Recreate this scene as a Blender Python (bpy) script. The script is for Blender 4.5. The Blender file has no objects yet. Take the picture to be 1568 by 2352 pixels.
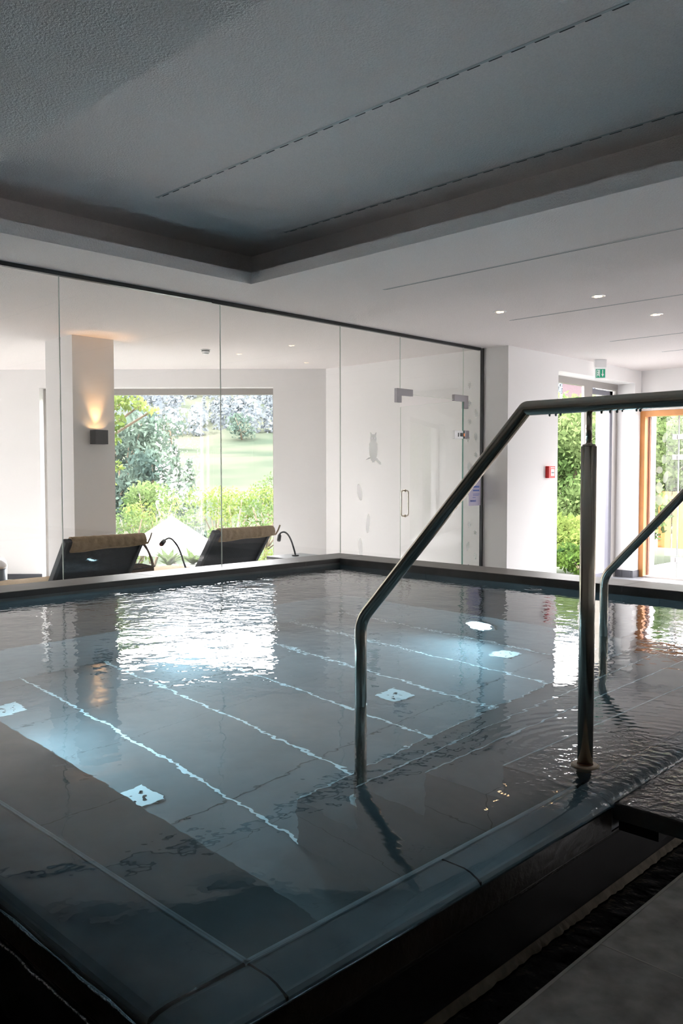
import bpy, bmesh, math, random
from mathutils import Vector, Matrix, noise
random.seed(7)
S = bpy.context.scene
COL = S.collection
# ------------------------------------------------------------------ camera
cam_d = bpy.data.cameras.new('camera')
cam = bpy.data.objects.new('camera', cam_d); COL.objects.link(cam)
cam_d.sensor_fit = 'VERTICAL'; cam_d.sensor_height = 36.0
cam_d.lens = 36.0 * 1926.93 / 2352
cam_d.clip_start = 0.02; cam_d.clip_end = 2000
M = Matrix(((0.7123599717, -0.0311763293, 0.7011214639), (0.7018135944, 0.0330317259, -0.7115943955), (-0.0009743508, 0.9989679382, 0.0454104510)))
cam.matrix_world = Matrix.Translation((0, 0, 1.35)) @ M.to_4x4()
S.camera = cam
# ------------------------------------------------------------------ view, sky, sun
S.view_settings.view_transform = 'Standard'
S.view_settings.look = 'None'
S.view_settings.gamma = 1
S.view_settings.use_curve_mapping = False
S.view_settings.exposure = 2.86
S.cycles.max_bounces = 14
S.cycles.diffuse_bounces = 6
S.cycles.glossy_bounces = 6
S.cycles.transmission_bounces = 8
S.cycles.transparent_max_bounces = 16
S.cycles.caustics_refractive = True
S.cycles.caustics_reflective = True
S.cycles.sample_clamp_indirect = 6.0
S.cycles.blur_glossy = 0.6
W = bpy.data.worlds.new('sky'); S.world = W; W.use_nodes = True
bg = W.node_tree.nodes['Background']
bg.inputs[0].default_value = (1.0, 0.965, 0.985, 1); bg.inputs[1].default_value = 3.2
sun_d = bpy.data.lights.new('sun', 'SUN'); sun_d.energy = 3.2; sun_d.angle = 0.02; sun_d.color = (1, 0.95, 0.90)
sun = bpy.data.objects.new('sun', sun_d); COL.objects.link(sun)
sun.rotation_euler = Vector((-0.10, 0.78, -1.0)).to_track_quat('-Z', 'Y').to_euler()

ZC = 2.786      # ceiling
FL = -0.11      # lower floor
ZW = 0.53       # water
DK = 0.53       # raised deck

# ------------------------------------------------------------------ materials
MAT = {}
def nodes(m):
    m.use_nodes = True
    return m.node_tree, m.node_tree.nodes['Principled BSDF']
def mat(name, col, rough=0.6, metal=0.0, nscale=0, namp=0.0, bump=0.0, bscale=60, emit=None, es=0, spec=0.5, bdist=0.01):
    if name in MAT: return MAT[name]
    m = bpy.data.materials.new(name); t, p = nodes(m)
    p.inputs['Base Color'].default_value = (*col, 1); p.inputs['Roughness'].default_value = rough
    p.inputs['Metallic'].default_value = metal; p.inputs['Specular IOR Level'].default_value = spec
    tc = t.nodes.new('ShaderNodeTexCoord')
    if namp:
        n = t.nodes.new('ShaderNodeTexNoise'); n.inputs['Scale'].default_value = nscale; n.inputs['Detail'].default_value = 6
        t.links.new(tc.outputs['Object'], n.inputs['Vector'])
        mr = t.nodes.new('ShaderNodeMapRange'); mr.inputs[1].default_value = 0.25; mr.inputs[2].default_value = 0.75
        mr.inputs[3].default_value = 1 - namp; mr.inputs[4].default_value = 1 + namp
        t.links.new(n.outputs['Fac'], mr.inputs[0])
        mx = t.nodes.new('ShaderNodeVectorMath'); mx.operation = 'SCALE'; mx.inputs[0].default_value = col
        t.links.new(mr.outputs[0], mx.inputs['Scale']); t.links.new(mx.outputs[0], p.inputs['Base Color'])
    if bump:
        n2 = t.nodes.new('ShaderNodeTexNoise'); n2.inputs['Scale'].default_value = bscale; n2.inputs['Detail'].default_value = 3
        t.links.new(tc.outputs['Object'], n2.inputs['Vector'])
        b = t.nodes.new('ShaderNodeBump'); b.inputs['Strength'].default_value = bump; b.inputs['Distance'].default_value = bdist
        t.links.new(n2.outputs['Fac'], b.inputs['Height']); t.links.new(b.outputs[0], p.inputs['Normal'])
    if emit:
        p.inputs['Emission Color'].default_value = (*emit, 1); p.inputs['Emission Strength'].default_value = es
    MAT[name] = m
    return m

plaster = mat('white_plaster', (0.80, 0.79, 0.78), 0.9, bump=0.25, bscale=25, bdist=0.002)
ceilm = mat('acoustic_plaster', (0.80, 0.755, 0.74), 0.95, nscale=130, namp=0.07, bump=1.0, bscale=110, bdist=0.007)
stone = mat('dark_stone', (0.055, 0.052, 0.052), 0.42, nscale=8, namp=0.25, bump=0.25, bscale=120, bdist=0.002)
wetstone = mat('wet_dark_stone', (0.040, 0.038, 0.036), 0.22, nscale=9, namp=0.35, bump=0.4, bscale=45, bdist=0.003)
lowfloor = mat('floor_tile_grey', (0.10, 0.105, 0.115), 0.5, nscale=12, namp=0.15)
skirt = mat('skirting_tile', (0.06, 0.062, 0.075), 0.45)
grout = mat('grout_light', (0.55, 0.56, 0.57), 0.8)
steel = mat('brushed_steel', (0.66, 0.61, 0.53), 0.20, 1.0)
chrome = mat('satin_metal', (0.62, 0.60, 0.60), 0.3, 1.0)
alu = mat('grey_aluminium', (0.36, 0.34, 0.32), 0.45, 0.3)
darkmetal = mat('dark_metal', (0.03, 0.033, 0.035), 0.4, 0.4)
black = mat('black_gap', (0.008, 0.008, 0.008), 0.8)
wood = mat('orange_wood', (0.60, 0.25, 0.07), 0.4, nscale=4, namp=0.15)
wood_shaded = mat('shaded_orange_wood', (0.17, 0.05, 0.015), 0.35, nscale=4, namp=0.15)  # same orange wood, with the shade of the jamb side put into its colour
wicker = None
tan = mat('tan_cotton', (0.42, 0.31, 0.20), 0.95, nscale=30, namp=0.12, bump=0.5, bscale=35, bdist=0.02)
felt = mat('grey_brown_felt', (0.16, 0.13, 0.115), 0.95, nscale=40, namp=0.3, bump=0.6, bscale=60, bdist=0.01)
white_pl = mat('white_plastic', (0.85, 0.85, 0.85), 0.35)
cream_m = mat('cream_render', (0.20, 0.185, 0.16), 0.9)
red_pl = mat('red_plastic', (0.72, 0.02, 0.02), 0.35)
frost = None

def pool_tile():
    m = bpy.data.materials.new('pool_tile'); t, p = nodes(m)
    tc = t.nodes.new('ShaderNodeTexCoord'); sep = t.nodes.new('ShaderNodeSeparateXYZ'); t.links.new(tc.outputs['Object'], sep.inputs[0])
    def math_(op, a, b=None, c=None):
        n = t.nodes.new('ShaderNodeMath'); n.operation = op
        for i, v in enumerate((a, b, c)):
            if v is None: continue
            if isinstance(v, (int, float)): n.inputs[i].default_value = v
            else: t.links.new(v, n.inputs[i])
        return n.outputs[0]
    def line(src, off, per, w):
        f = math_('FRACT', math_('DIVIDE', math_('SUBTRACT', src, off), per))
        d = math_('MULTIPLY', math_('ABSOLUTE', math_('SUBTRACT', f, 0.5)), per)
        return math_('GREATER_THAN', d, per / 2 - w / 2)
    ly = line(sep.outputs['X'], -2.85 + 0.49, 0.98, 0.004)
    lz = line(sep.outputs['Z'], 0.0, 0.49, 0.004)
    k = math_('MAXIMUM', ly, lz)
    n = t.nodes.new('ShaderNodeTexNoise'); n.inputs['Scale'].default_value = 3; n.inputs['Detail'].default_value = 8
    n.inputs['Roughness'].default_value = 0.65
    t.links.new(tc.outputs['Object'], n.inputs['Vector'])
    cr = t.nodes.new('ShaderNodeValToRGB'); cr.color_ramp.elements[0].position = 0.3; cr.color_ramp.elements[1].position = 0.72
    cr.color_ramp.elements[0].color = (0.12, 0.128, 0.132, 1); cr.color_ramp.elements[1].color = (0.19, 0.20, 0.205, 1)
    t.links.new(n.outputs['Fac'], cr.inputs[0])
    mx = t.nodes.new('ShaderNodeMix'); mx.data_type = 'RGBA'; mx.inputs[7].default_value = (0.055, 0.06, 0.062, 1)
    t.links.new(k, mx.inputs[0]); t.links.new(cr.outputs[0], mx.inputs[6]); t.links.new(mx.outputs[2], p.inputs['Base Color'])
    p.inputs['Roughness'].default_value = 0.6
    return m
tile = pool_tile()
pale_line = mat('pale_joint_and_edge_glint', (0.88, 0.93, 0.93), 0.5)  # grout colour, also used to paint light caught on step and rim edges

def water_mat():
    m = bpy.data.materials.new('pool_water'); m.use_nodes = True; t = m.node_tree
    t.nodes.remove(t.nodes['Principled BSDF']); out = t.nodes['Material Output']
    g = t.nodes.new('ShaderNodeBsdfGlass'); g.inputs['IOR'].default_value = 1.333; g.inputs['Roughness'].default_value = 0.0
    g.inputs['Color'].default_value = (1, 1, 1, 1)
    g2 = t.nodes.new('ShaderNodeBsdfGlossy'); g2.inputs['Roughness'].default_value = 0.0
    r2 = t.nodes.new('ShaderNodeBsdfRefraction'); r2.inputs['IOR'].default_value = 1.333; r2.inputs['Roughness'].default_value = 0.0
    r2.inputs['Color'].default_value = (0.72, 0.87, 0.96, 1)
    fr = t.nodes.new('ShaderNodeFresnel'); fr.inputs['IOR'].default_value = 1.62
    mix = t.nodes.new('ShaderNodeMixShader')
    t.links.new(fr.outputs[0], mix.inputs[0]); t.links.new(r2.outputs[0], mix.inputs[1]); t.links.new(g2.outputs[0], mix.inputs[2])
    t.links.new(mix.outputs[0], out.inputs['Surface'])
    t.nodes.remove(g)
    tc = t.nodes.new('ShaderNodeTexCoord')
    def wave(sc, det, amp, stretch=(1, 1, 1), rot=0):
        mp = t.nodes.new('ShaderNodeMapping'); mp.inputs['Scale'].default_value = stretch; mp.inputs['Rotation'].default_value = (0, 0, rot)
        n = t.nodes.new('ShaderNodeTexNoise'); n.inputs['Scale'].default_value = sc; n.inputs['Detail'].default_value = det
        t.links.new(tc.outputs['Object'], mp.inputs['Vector']); t.links.new(mp.outputs[0], n.inputs['Vector'])
        k = t.nodes.new('ShaderNodeMath'); k.operation = 'MULTIPLY'; k.inputs[1].default_value = amp
        t.links.new(n.outputs['Fac'], k.inputs[0]); return k.outputs[0]
    def add(a, b):
        k = t.nodes.new('ShaderNodeMath'); k.operation = 'ADD'; t.links.new(a, k.inputs[0]); t.links.new(b, k.inputs[1]); return k.outputs[0]
    def mask(x, y, r0, r1):
        d = t.nodes.new('ShaderNodeVectorMath'); d.operation = 'DISTANCE'; d.inputs[1].default_value = (x, y, ZW)
        t.links.new(tc.outputs['Object'], d.inputs[0])
        mr = t.nodes.new('ShaderNodeMapRange'); mr.interpolation_type = 'SMOOTHSTEP'
        mr.inputs[1].default_value = r0; mr.inputs[2].default_value = r1; mr.inputs[3].default_value = 1; mr.inputs[4].default_value = 0
        t.links.new(d.outputs['Value'], mr.inputs[0]); return mr.outputs[0], d.outputs['Value']
    def mul(a, b):
        k = t.nodes.new('ShaderNodeMath'); k.operation = 'MULTIPLY'; t.links.new(a, k.inputs[0])
        if isinstance(b, (int, float)): k.inputs[1].default_value = b
        else: t.links.new(b, k.inputs[1])
        return k.outputs[0]
    far, _ = mask(-4.6, 3.6, 0.6, 3.4)     # choppier water under the far glass
    h = wave(1.6, 1, 0.004)
    h = add(h, wave(5, 2, 0.0020))
    h = add(h, wave(15, 2, 0.0007))
    h = add(h, mul(wave(17, 2, 0.0022), far))
    h = add(h, mul(wave(7, 2, 0.0030, (1, 1, 1)), far))
    sm, dist = mask(-0.85, 2.20, 0.12, 0.62)
    h = add(h, mul(wave(40, 2, 0.0045), sm))
    s2, d2 = mask(-1.02, 2.25, 0.1, 1.05)
    sn = t.nodes.new('ShaderNodeMath'); sn.operation = 'SINE'; t.links.new(mul(d2, 150.0), sn.inputs[0])
    h = add(h, mul(mul(sn.outputs[0], 0.00017), s2))
    for bx, by in ((-5.16, 3.00), (-3.19, 5.22)):
        sb, db = mask(bx, by, 0.04, 0.13)
        s_ = t.nodes.new('ShaderNodeMath'); s_.operation = 'SINE'; t.links.new(mul(db, 90.0), s_.inputs[0])
        h = add(h, mul(mul(s_.outputs[0], 0.0022), sb))
    b = t.nodes.new('ShaderNodeBump'); b.inputs['Strength'].default_value = 1.0; b.inputs['Distance'].default_value = 1.0
    t.links.new(h, b.inputs['Height'])
    for n in (g2, r2, fr): t.links.new(b.outputs[0], n.inputs['Normal'])
    return m
water_m = water_mat()

def glass_mat(name, tint=(0.965, 0.985, 0.975), ior=1.5, gain=1.9):
    m = bpy.data.materials.new(name); m.use_nodes = True; t = m.node_tree
    t.nodes.remove(t.nodes['Principled BSDF']); out = t.nodes['Material Output']
    tr = t.nodes.new('ShaderNodeBsdfTransparent'); tr.inputs[0].default_value = (*tint, 1)
    gl = t.nodes.new('ShaderNodeBsdfGlossy'); gl.inputs['Roughness'].default_value = 0.0
    geo = t.nodes.new('ShaderNodeNewGeometry'); dt = t.nodes.new('ShaderNodeVectorMath'); dt.operation = 'DOT_PRODUCT'
    t.links.new(geo.outputs['Incoming'], dt.inputs[0]); t.links.new(geo.outputs['Normal'], dt.inputs[1])
    ab = t.nodes.new('ShaderNodeMath'); ab.operation = 'ABSOLUTE'; t.links.new(dt.outputs['Value'], ab.inputs[0])
    om = t.nodes.new('ShaderNodeMath'); om.operation = 'SUBTRACT'; om.inputs[0].default_value = 1.0; t.links.new(ab.outputs[0], om.inputs[1])
    pw = t.nodes.new('ShaderNodeMath'); pw.operation = 'POWER'; pw.inputs[1].default_value = 5; t.links.new(om.outputs[0], pw.inputs[0])
    r0 = 0.04 * gain
    sc = t.nodes.new('ShaderNodeMath'); sc.operation = 'MULTIPLY_ADD'; sc.inputs[1].default_value = 1 - r0; sc.inputs[2].default_value = r0
    t.links.new(pw.outputs[0], sc.inputs[0])
    mx = t.nodes.new('ShaderNodeMixShader'); t.links.new(sc.outputs[0], mx.inputs[0])
    t.links.new(tr.outputs[0], mx.inputs[1]); t.links.new(gl.outputs[0], mx.inputs[2]); t.links.new(mx.outputs[0], out.inputs['Surface'])
    return m
glass = glass_mat('partition_glass')
pane_glass = glass_mat('window_glass', (0.97, 0.98, 0.98))
edge_m = mat('green_glass_edge', (0.16, 0.34, 0.28), 0.15, spec=0.8)
joint_m = mat('clear_joint', (0.62, 0.68, 0.62), 0.3)
def film_mat(name, col, alpha):
    m = bpy.data.materials.new(name); t, p = nodes(m)
    p.inputs['Base Color'].default_value = (*col, 1); p.inputs['Alpha'].default_value = alpha; p.inputs['Roughness'].default_value = 0.8
    return m
frost = film_mat('frosted_film', (0.50, 0.56, 0.54), 0.38)
frost_light = film_mat('frosted_film_pale', (0.85, 0.88, 0.90), 0.30)

def weave():
    m = bpy.data.materials.new('dark_weave'); t, p = nodes(m)
    tc = t.nodes.new('ShaderNodeTexCoord'); w = t.nodes.new('ShaderNodeTexWave'); w.wave_type = 'BANDS'; w.bands_direction = 'Y'
    w.inputs['Scale'].default_value = 26
    w2 = t.nodes.new('ShaderNodeTexWave'); w2.bands_direction = 'X'; w2.inputs['Scale'].default_value = 30
    t.links.new(tc.outputs['Object'], w.inputs['Vector']); t.links.new(tc.outputs['Object'], w2.inputs['Vector'])
    mul = t.nodes.new('ShaderNodeMath'); mul.operation = 'MULTIPLY'; t.links.new(w.outputs['Fac'], mul.inputs[0]); t.links.new(w2.outputs['Fac'], mul.inputs[1])
    cr = t.nodes.new('ShaderNodeValToRGB'); cr.color_ramp.elements[0].color = (0.012, 0.017, 0.024, 1); cr.color_ramp.elements[1].color = (0.032, 0.044, 0.058, 1)
    t.links.new(mul.outputs[0], cr.inputs[0]); t.links.new(cr.outputs[0], p.inputs['Base Color']); p.inputs['Roughness'].default_value = 0.65
    b = t.nodes.new('ShaderNodeBump'); b.inputs['Strength'].default_value = 0.6; b.inputs['Distance'].default_value = 0.004
    t.links.new(mul.outputs[0], b.inputs['Height']); t.links.new(b.outputs[0], p.inputs['Normal'])
    return m
wicker = weave()

def leaf_mat(name, c1, c2, trans=0.45, sc=0.8):
    m = bpy.data.materials.new(name); m.use_nodes = True; t = m.node_tree
    t.nodes.remove(t.nodes['Principled BSDF']); out = t.nodes['Material Output']
    tc = t.nodes.new('ShaderNodeTexCoord'); n = t.nodes.new('ShaderNodeTexNoise'); n.inputs['Scale'].default_value = sc; n.inputs['Detail'].default_value = 5
    t.links.new(tc.outputs['Object'], n.inputs['Vector'])
    cr = t.nodes.new('ShaderNodeValToRGB'); cr.color_ramp.elements[0].position = 0.35; cr.color_ramp.elements[1].position = 0.65
    cr.color_ramp.elements[0].color = (*c1, 1); cr.color_ramp.elements[1].color = (*c2, 1); t.links.new(n.outputs['Fac'], cr.inputs[0])
    d = t.nodes.new('ShaderNodeBsdfDiffuse'); tr = t.nodes.new('ShaderNodeBsdfTranslucent'); mx = t.nodes.new('ShaderNodeMixShader'); mx.inputs[0].default_value = trans
    t.links.new(cr.outputs[0], d.inputs[0]); t.links.new(cr.outputs[0], tr.inputs[0])
    t.links.new(d.outputs[0], mx.inputs[1]); t.links.new(tr.outputs[0], mx.inputs[2]); t.links.new(mx.outputs[0], out.inputs['Surface'])
    return m
leaf_yellow = leaf_mat('leaf_yellow_green', (0.055, 0.085, 0.02), (0.15, 0.185, 0.055), 0.5, 1.2)
leaf_mid = leaf_mat('leaf_mid_green', (0.035, 0.062, 0.02), (0.11, 0.15, 0.06), 0.4, 0.9)
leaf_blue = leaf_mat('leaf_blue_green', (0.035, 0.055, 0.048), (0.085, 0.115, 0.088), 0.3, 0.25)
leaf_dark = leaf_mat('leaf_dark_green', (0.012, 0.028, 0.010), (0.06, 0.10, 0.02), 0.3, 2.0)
leaf_forest = leaf_mat('haze_tinted_forest', (0.105, 0.122, 0.142), (0.125, 0.142, 0.150), 0.5, 0.05)  # pale bluish leaf colour stands in for distance haze
grass_m = leaf_mat('meadow_grass', (0.024, 0.033, 0.024), (0.050, 0.053, 0.040), 0.0, 0.045)
bark = mat('bark', (0.10, 0.075, 0.05), 0.9, nscale=8, namp=0.3)
petal = mat('pink_petal', (0.85, 0.30, 0.34), 0.6)
roof_m = mat('roof_tile_red', (0.11, 0.042, 0.032), 0.8, nscale=6, namp=0.2)

# ------------------------------------------------------------------ mesh helpers
def link(name, bm, m, parent=None, smooth=False, bevel=0):
    me = bpy.data.meshes.new(name); bm.normal_update(); bm.to_mesh(me); bm.free()
    if isinstance(m, (list, tuple)):
        for k in m: me.materials.append(k)
    else: me.materials.append(m)
    o = bpy.data.objects.new(name, me); COL.objects.link(o)
    if smooth:
        for p in me.polygons: p.use_smooth = True
    if parent:
        o.parent = parent
        o.matrix_parent_inverse = parent.matrix_basis.inverted()
    if bevel:
        b = o.modifiers.new('bevel', 'BEVEL'); b.width = bevel; b.segments = 2; b.limit_method = 'ANGLE'
    return o
def box(bm, x0, x1, y0, y1, z0, z1, mi=0):
    v = [bm.verts.new(c) for c in ((x0,y0,z0),(x1,y0,z0),(x1,y1,z0),(x0,y1,z0),(x0,y0,z1),(x1,y0,z1),(x1,y1,z1),(x0,y1,z1))]
    for f in ((0,3,2,1),(4,5,6,7),(0,1,5,4),(1,2,6,5),(2,3,7,6),(3,0,4,7)):
        bm.faces.new([v[i] for i in f]).material_index = mi
def obox(bm, o, u, v, w, a, b, c, mi=0):
    """box from origin o along unit axes u,v,w with ranges a,b,c"""
    o, u, v, w = map(Vector, (o, u, v, w)); vs = []
    for k in c:
        for (i, j) in ((a[0], b[0]), (a[1], b[0]), (a[1], b[1]), (a[0], b[1])):
            vs.append(bm.verts.new(o + u*i + v*j + w*k))
    for f in ((0,3,2,1),(4,5,6,7),(0,1,5,4),(1,2,6,5),(2,3,7,6),(3,0,4,7)):
        bm.faces.new([vs[i] for i in f]).material_index = mi
def cyl(bm, p0, p1, r0, r1=None, n=24, caps=True, mi=0):
    r1 = r0 if r1 is None else r1
    p0, p1 = Vector(p0), Vector(p1); d = (p1-p0).normalized()
    a = d.orthogonal().normalized(); b = d.cross(a)
    A = [bm.verts.new(p0 + (a*math.cos(2*math.pi*i/n) + b*math.sin(2*math.pi*i/n))*r0) for i in range(n)]
    B = [bm.verts.new(p1 + (a*math.cos(2*math.pi*i/n) + b*math.sin(2*math.pi*i/n))*r1) for i in range(n)]
    for i in range(n):
        f = bm.faces.new((A[i], A[(i+1) % n], B[(i+1) % n], B[i])); f.material_index = mi; f.smooth = True
    if caps:
        bm.faces.new(A[::-1]).material_index = mi; bm.faces.new(B).material_index = mi
def tube(bm, pts, r, n=20, caps=True, mi=0):
    pts = [Vector(p) for p in pts]; rings = []
    rr = r if isinstance(r, (list, tuple)) else [r]*len(pts)
    d0 = (pts[1]-pts[0]).normalized(); a = d0.orthogonal().normalized()
    for i, p in enumerate(pts):
        if i == 0: d = (pts[1]-pts[0]).normalized(); s = 1
        elif i == len(pts)-1: d = (pts[-1]-pts[-2]).normalized(); s = 1
        else:
            d1 = (pts[i]-pts[i-1]).normalized(); d2 = (pts[i+1]-pts[i]).normalized(); d = (d1+d2).normalized()
        a = (a - d*a.dot(d)).normalized(); b = d.cross(a)
        rings.append([bm.verts.new(p + (a*math.cos(2*math.pi*k/n) + b*math.sin(2*math.pi*k/n))*rr[i]) for k in range(n)])
    for A, B in zip(rings, rings[1:]):
        for k in range(n):
            f = bm.faces.new((A[k], A[(k+1) % n], B[(k+1) % n], B[k])); f.smooth = True; f.material_index = mi
    if caps: bm.faces.new(rings[0][::-1]).material_index = mi; bm.faces.new(rings[-1]).material_index = mi
def mitre_tube(bm, pts, r, n=28, bend=0.03):
    """round tube with short tight elbows"""
    pts = [Vector(p) for p in pts]; out = [pts[0]]
    for i in range(1, len(pts)-1):
        a = (pts[i-1]-pts[i]).normalized(); b = (pts[i+1]-pts[i]).normalized()
        s = bend[i-1] if isinstance(bend, (list, tuple)) else bend
        A = pts[i]+a*s; B = pts[i]+b*s
        for k in range(9):
            t_ = k/8; out.append(A*(1-t_)**2 + pts[i]*2*t_*(1-t_) + B*t_*t_)
    out.append(pts[-1]); tube(bm, out, r, n)
def quad(bm, pts, mi=0):
    f = bm.faces.new([bm.verts.new(p) for p in pts]); f.material_index = mi; return f
def empty(name, loc, label, cat, group=None, rz=0):
    o = bpy.data.objects.new(name, None); COL.objects.link(o); o.location = loc; o.rotation_euler = (0, 0, rz)
    o.empty_display_size = 0.1
    o['label'] = label; o['category'] = cat
    if group: o['group'] = group
    bpy.context.view_layer.update()
    return o
def tag(o, label, cat, group=None):
    o['label'] = label; o['category'] = cat
    if group: o['group'] = group
    return o
def struct(name, bm, m, **k):
    o = link(name, bm, m, **k); o['kind'] = 'structure'; return o
def B(): return bmesh.new()

# ------------------------------------------------------------------ building shell
wo = Vector((-11.49, 4.978, 0)); wu = Vector((0.7216, 0.6923, 0)); wn = Vector((-0.6923, 0.7216, 0)); wz = Vector((0, 0, 1))   # slanted window wall; wn points outdoors
def WP(s, d=0, z=0): return wo + wu*s + wn*d + wz*z

# ceiling with the raised recess
RX0, RX1, RY0, RY1 = -4.995, 1.6, 1.697, 4.100
ZL, ZU = 2.870, 3.15
bm = B()
def cq(x0, x1, y0, y1, z=ZC): quad(bm, ((x0, y0, z), (x0, y1, z), (x1, y1, z), (x1, y0, z)))
cq(-5.66, RX0, -1.6, 11.39); cq(RX0, RX1, -1.6, RY0); cq(RX0, RX1, RY1, 11.39); cq(RX1, 2.8, -1.6, 11.39)
p1 = WP(4.54); p2 = WP(-6.6)
q1 = WP(4.9, 0.36); q2 = WP(-6.9, 0.36)
quad(bm, ((-5.66, -1.9, ZC), (-16.6, -1.9, ZC), (q2.x, q2.y, ZC), (q1.x, q1.y, ZC), (-5.66, 8.40, ZC)))
# fascia, cove shelf and upper ceiling
for (a, b) in (((RX0, RY0), (RX0, RY1)), ((RX0, RY1), (RX1, RY1)), ((RX1, RY1), (RX1, RY0)), ((RX1, RY0), (RX0, RY0))):
    quad(bm, ((*a, ZC), (*b, ZC), (*b, ZL), (*a, ZL)))
OX0, OX1, OY0, OY1 = RX0-0.486, RX1+0.45, RY0-0.40, RY1+0.40
for (a, b, c, d) in (((RX0, RY0), (RX0, RY1), (OX0, OY1), (OX0, OY0)), ((RX0, RY1), (RX1, RY1), (OX1, OY1), (OX0, OY1)), ((RX1, RY1), (RX1, RY0), (OX1, OY0), (OX1, OY1)), ((RX1, RY0), (RX0, RY0), (OX0, OY0), (OX1, OY0))):
    quad(bm, ((*a, ZL), (*b, ZL), (*c, ZL), (*d, ZL)))
for (a, b) in (((OX0, OY0), (OX0, OY1)), ((OX0, OY1), (OX1, OY1)), ((OX1, OY1), (OX1, OY0)), ((OX1, OY0), (OX0, OY0))):
    quad(bm, ((*a, ZL), (*b, ZL), (*b, ZU), (*a, ZU)))
cq(OX0, OX1, OY0, OY1, ZU)
ceil = struct('ceiling', bm, ceilm)

# low floor
bm = B()
quad(bm, ((-5.33, 5.72, FL), (2.8, 5.72, FL), (2.8, 11.39, FL), (-5.33, 11.39, FL)))
quad(bm, ((-5.66, 5.72, FL), (-5.33, 5.72, FL), (-5.33, 8.06, FL), (-5.66, 8.06, FL)))
quad(bm, ((-5.66, 9.1, FL), (-5.33, 9.1, FL), (-5.33, 11.25, FL), (-5.66, 11.25, FL)))
quad(bm, ((-5.3, 11.39, FL), (-1.8, 11.39, FL), (-1.8, 11.7, FL), (-5.3, 11.7, FL)))
struct('floor', bm, lowfloor)
bm = B(); quad(bm, ((-16.25, -1.6, FL), (-5.66, -1.6, FL), (-5.66, 8.08, FL), (p1.x, 8.08, FL), (p2.x, p2.y, FL))); struct('floor_lounge', bm, mat('lounge_floor', (0.60, 0.59, 0.58), 0.6, nscale=5, namp=0.1))

# wall with the fire alarm (plane x = -5.315, 0.34 thick) and its end
bm = B()
box(bm, -5.655, -5.315, 8.06, 9.147, FL, ZC)
box(bm, -5.655, -5.315, 11.20, 11.70, FL, ZC)
box(bm, -5.655, -5.315, 9.147, 11.20, 2.60, ZC)
box(bm, -5.320, -5.238, 11.565, 11.72, FL, 2.6)
struct('wall_garden_side', bm, plaster)
bm = B(); box(bm, -8.26, -5.655, 8.08, 8.40, FL, ZC); struct('wall_lounge_end', bm, plaster)
# slanted lounge wall with the wide window
bm = B()
def wseg(s0, s1, z0, z1): obox(bm, wo, wu, wn, wz, (s0, s1), (0, 0.36), (z0, z1))
wseg(3.756, 4.80, FL, ZC); wseg(-0.85, 0.537, FL, ZC); wseg(0.537, 3.756, 2.537, ZC)
wseg(-6.6, -5.0, FL, ZC); wseg(-5.0, -0.85, 2.537, ZC)
struct('wall_lounge_window_side', bm, plaster)
bm = B(); box(bm, -16.6, -15.2, -1.9, -1.6, FL, ZC); box(bm, -12.9, -5.66, -1.9, -1.6, FL, ZC); box(bm, -15.2, -12.9, -1.9, -1.6, 2.3, ZC); box(bm, -16.6, -16.25, -1.6, p2.y+0.2, FL, ZC); struct('wall_lounge_back', bm, plaster)
bm = B(); box(bm, -5.70, -5.60, -1.6, 1.455, 0.59, ZC); struct('wall_left_added_shade', bm, stone)  # unseen wall added to keep lounge light off the near ceiling
bm = B(); box(bm, -5.66, 2.8, -1.9, -1.6, FL, ZC); struct('wall_back', bm, mat('grey_plaster', (0.42, 0.41, 0.40), 0.9))
bm = B(); box(bm, 2.5, 2.8, -1.6, 8.95, FL, ZC); box(bm, 2.5, 2.8, 10.22, 11.7, FL, ZC); box(bm, 2.5, 2.8, 8.95, 10.22, 2.72, ZC)
struct('wall_right', bm, plaster)
# end wall with the timber door opening
bm = B()
box(bm, -5.315, -1.8, 11.39, 11.70, 2.225, ZC); box(bm, -1.8, 2.8, 11.39, 11.70, FL, ZC)
struct('wall_far', bm, plaster)
# pillar in the lounge
bm = B(); box(bm, -8.690, -8.097, 4.262, 4.742, FL, ZC)
o = struct('wall_pillar', bm, plaster)

# skirtings
bm = B(); obox(bm, wo, wu, wn, wz, (-0.85, 0.537), (-0.012, 0.0), (FL, FL+0.075)); obox(bm, wo, wu, wn, wz, (3.756, 4.5), (-0.012, 0.0), (FL, FL+0.075))
o = struct('baseboard_lounge', bm, skirt)
bm = B()
ys_ = [11.20, 11.39]
for (x0, x1, y0, y1) in ((-5.60, -5.47, 11.188, 11.20), (-5.465, -5.335, 11.188, 11.20), (-5.33, -5.303, 11.188, 11.20), (-5.315, -5.303, 11.20, 11.385), (-5.315, -5.303, 8.06, 8.5), (-5.315, -5.303, 8.505, 9.147)):
    box(bm, x0, x1, y0, y1, FL, FL+0.10)
struct('baseboard_garden_side', bm, skirt)

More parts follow.
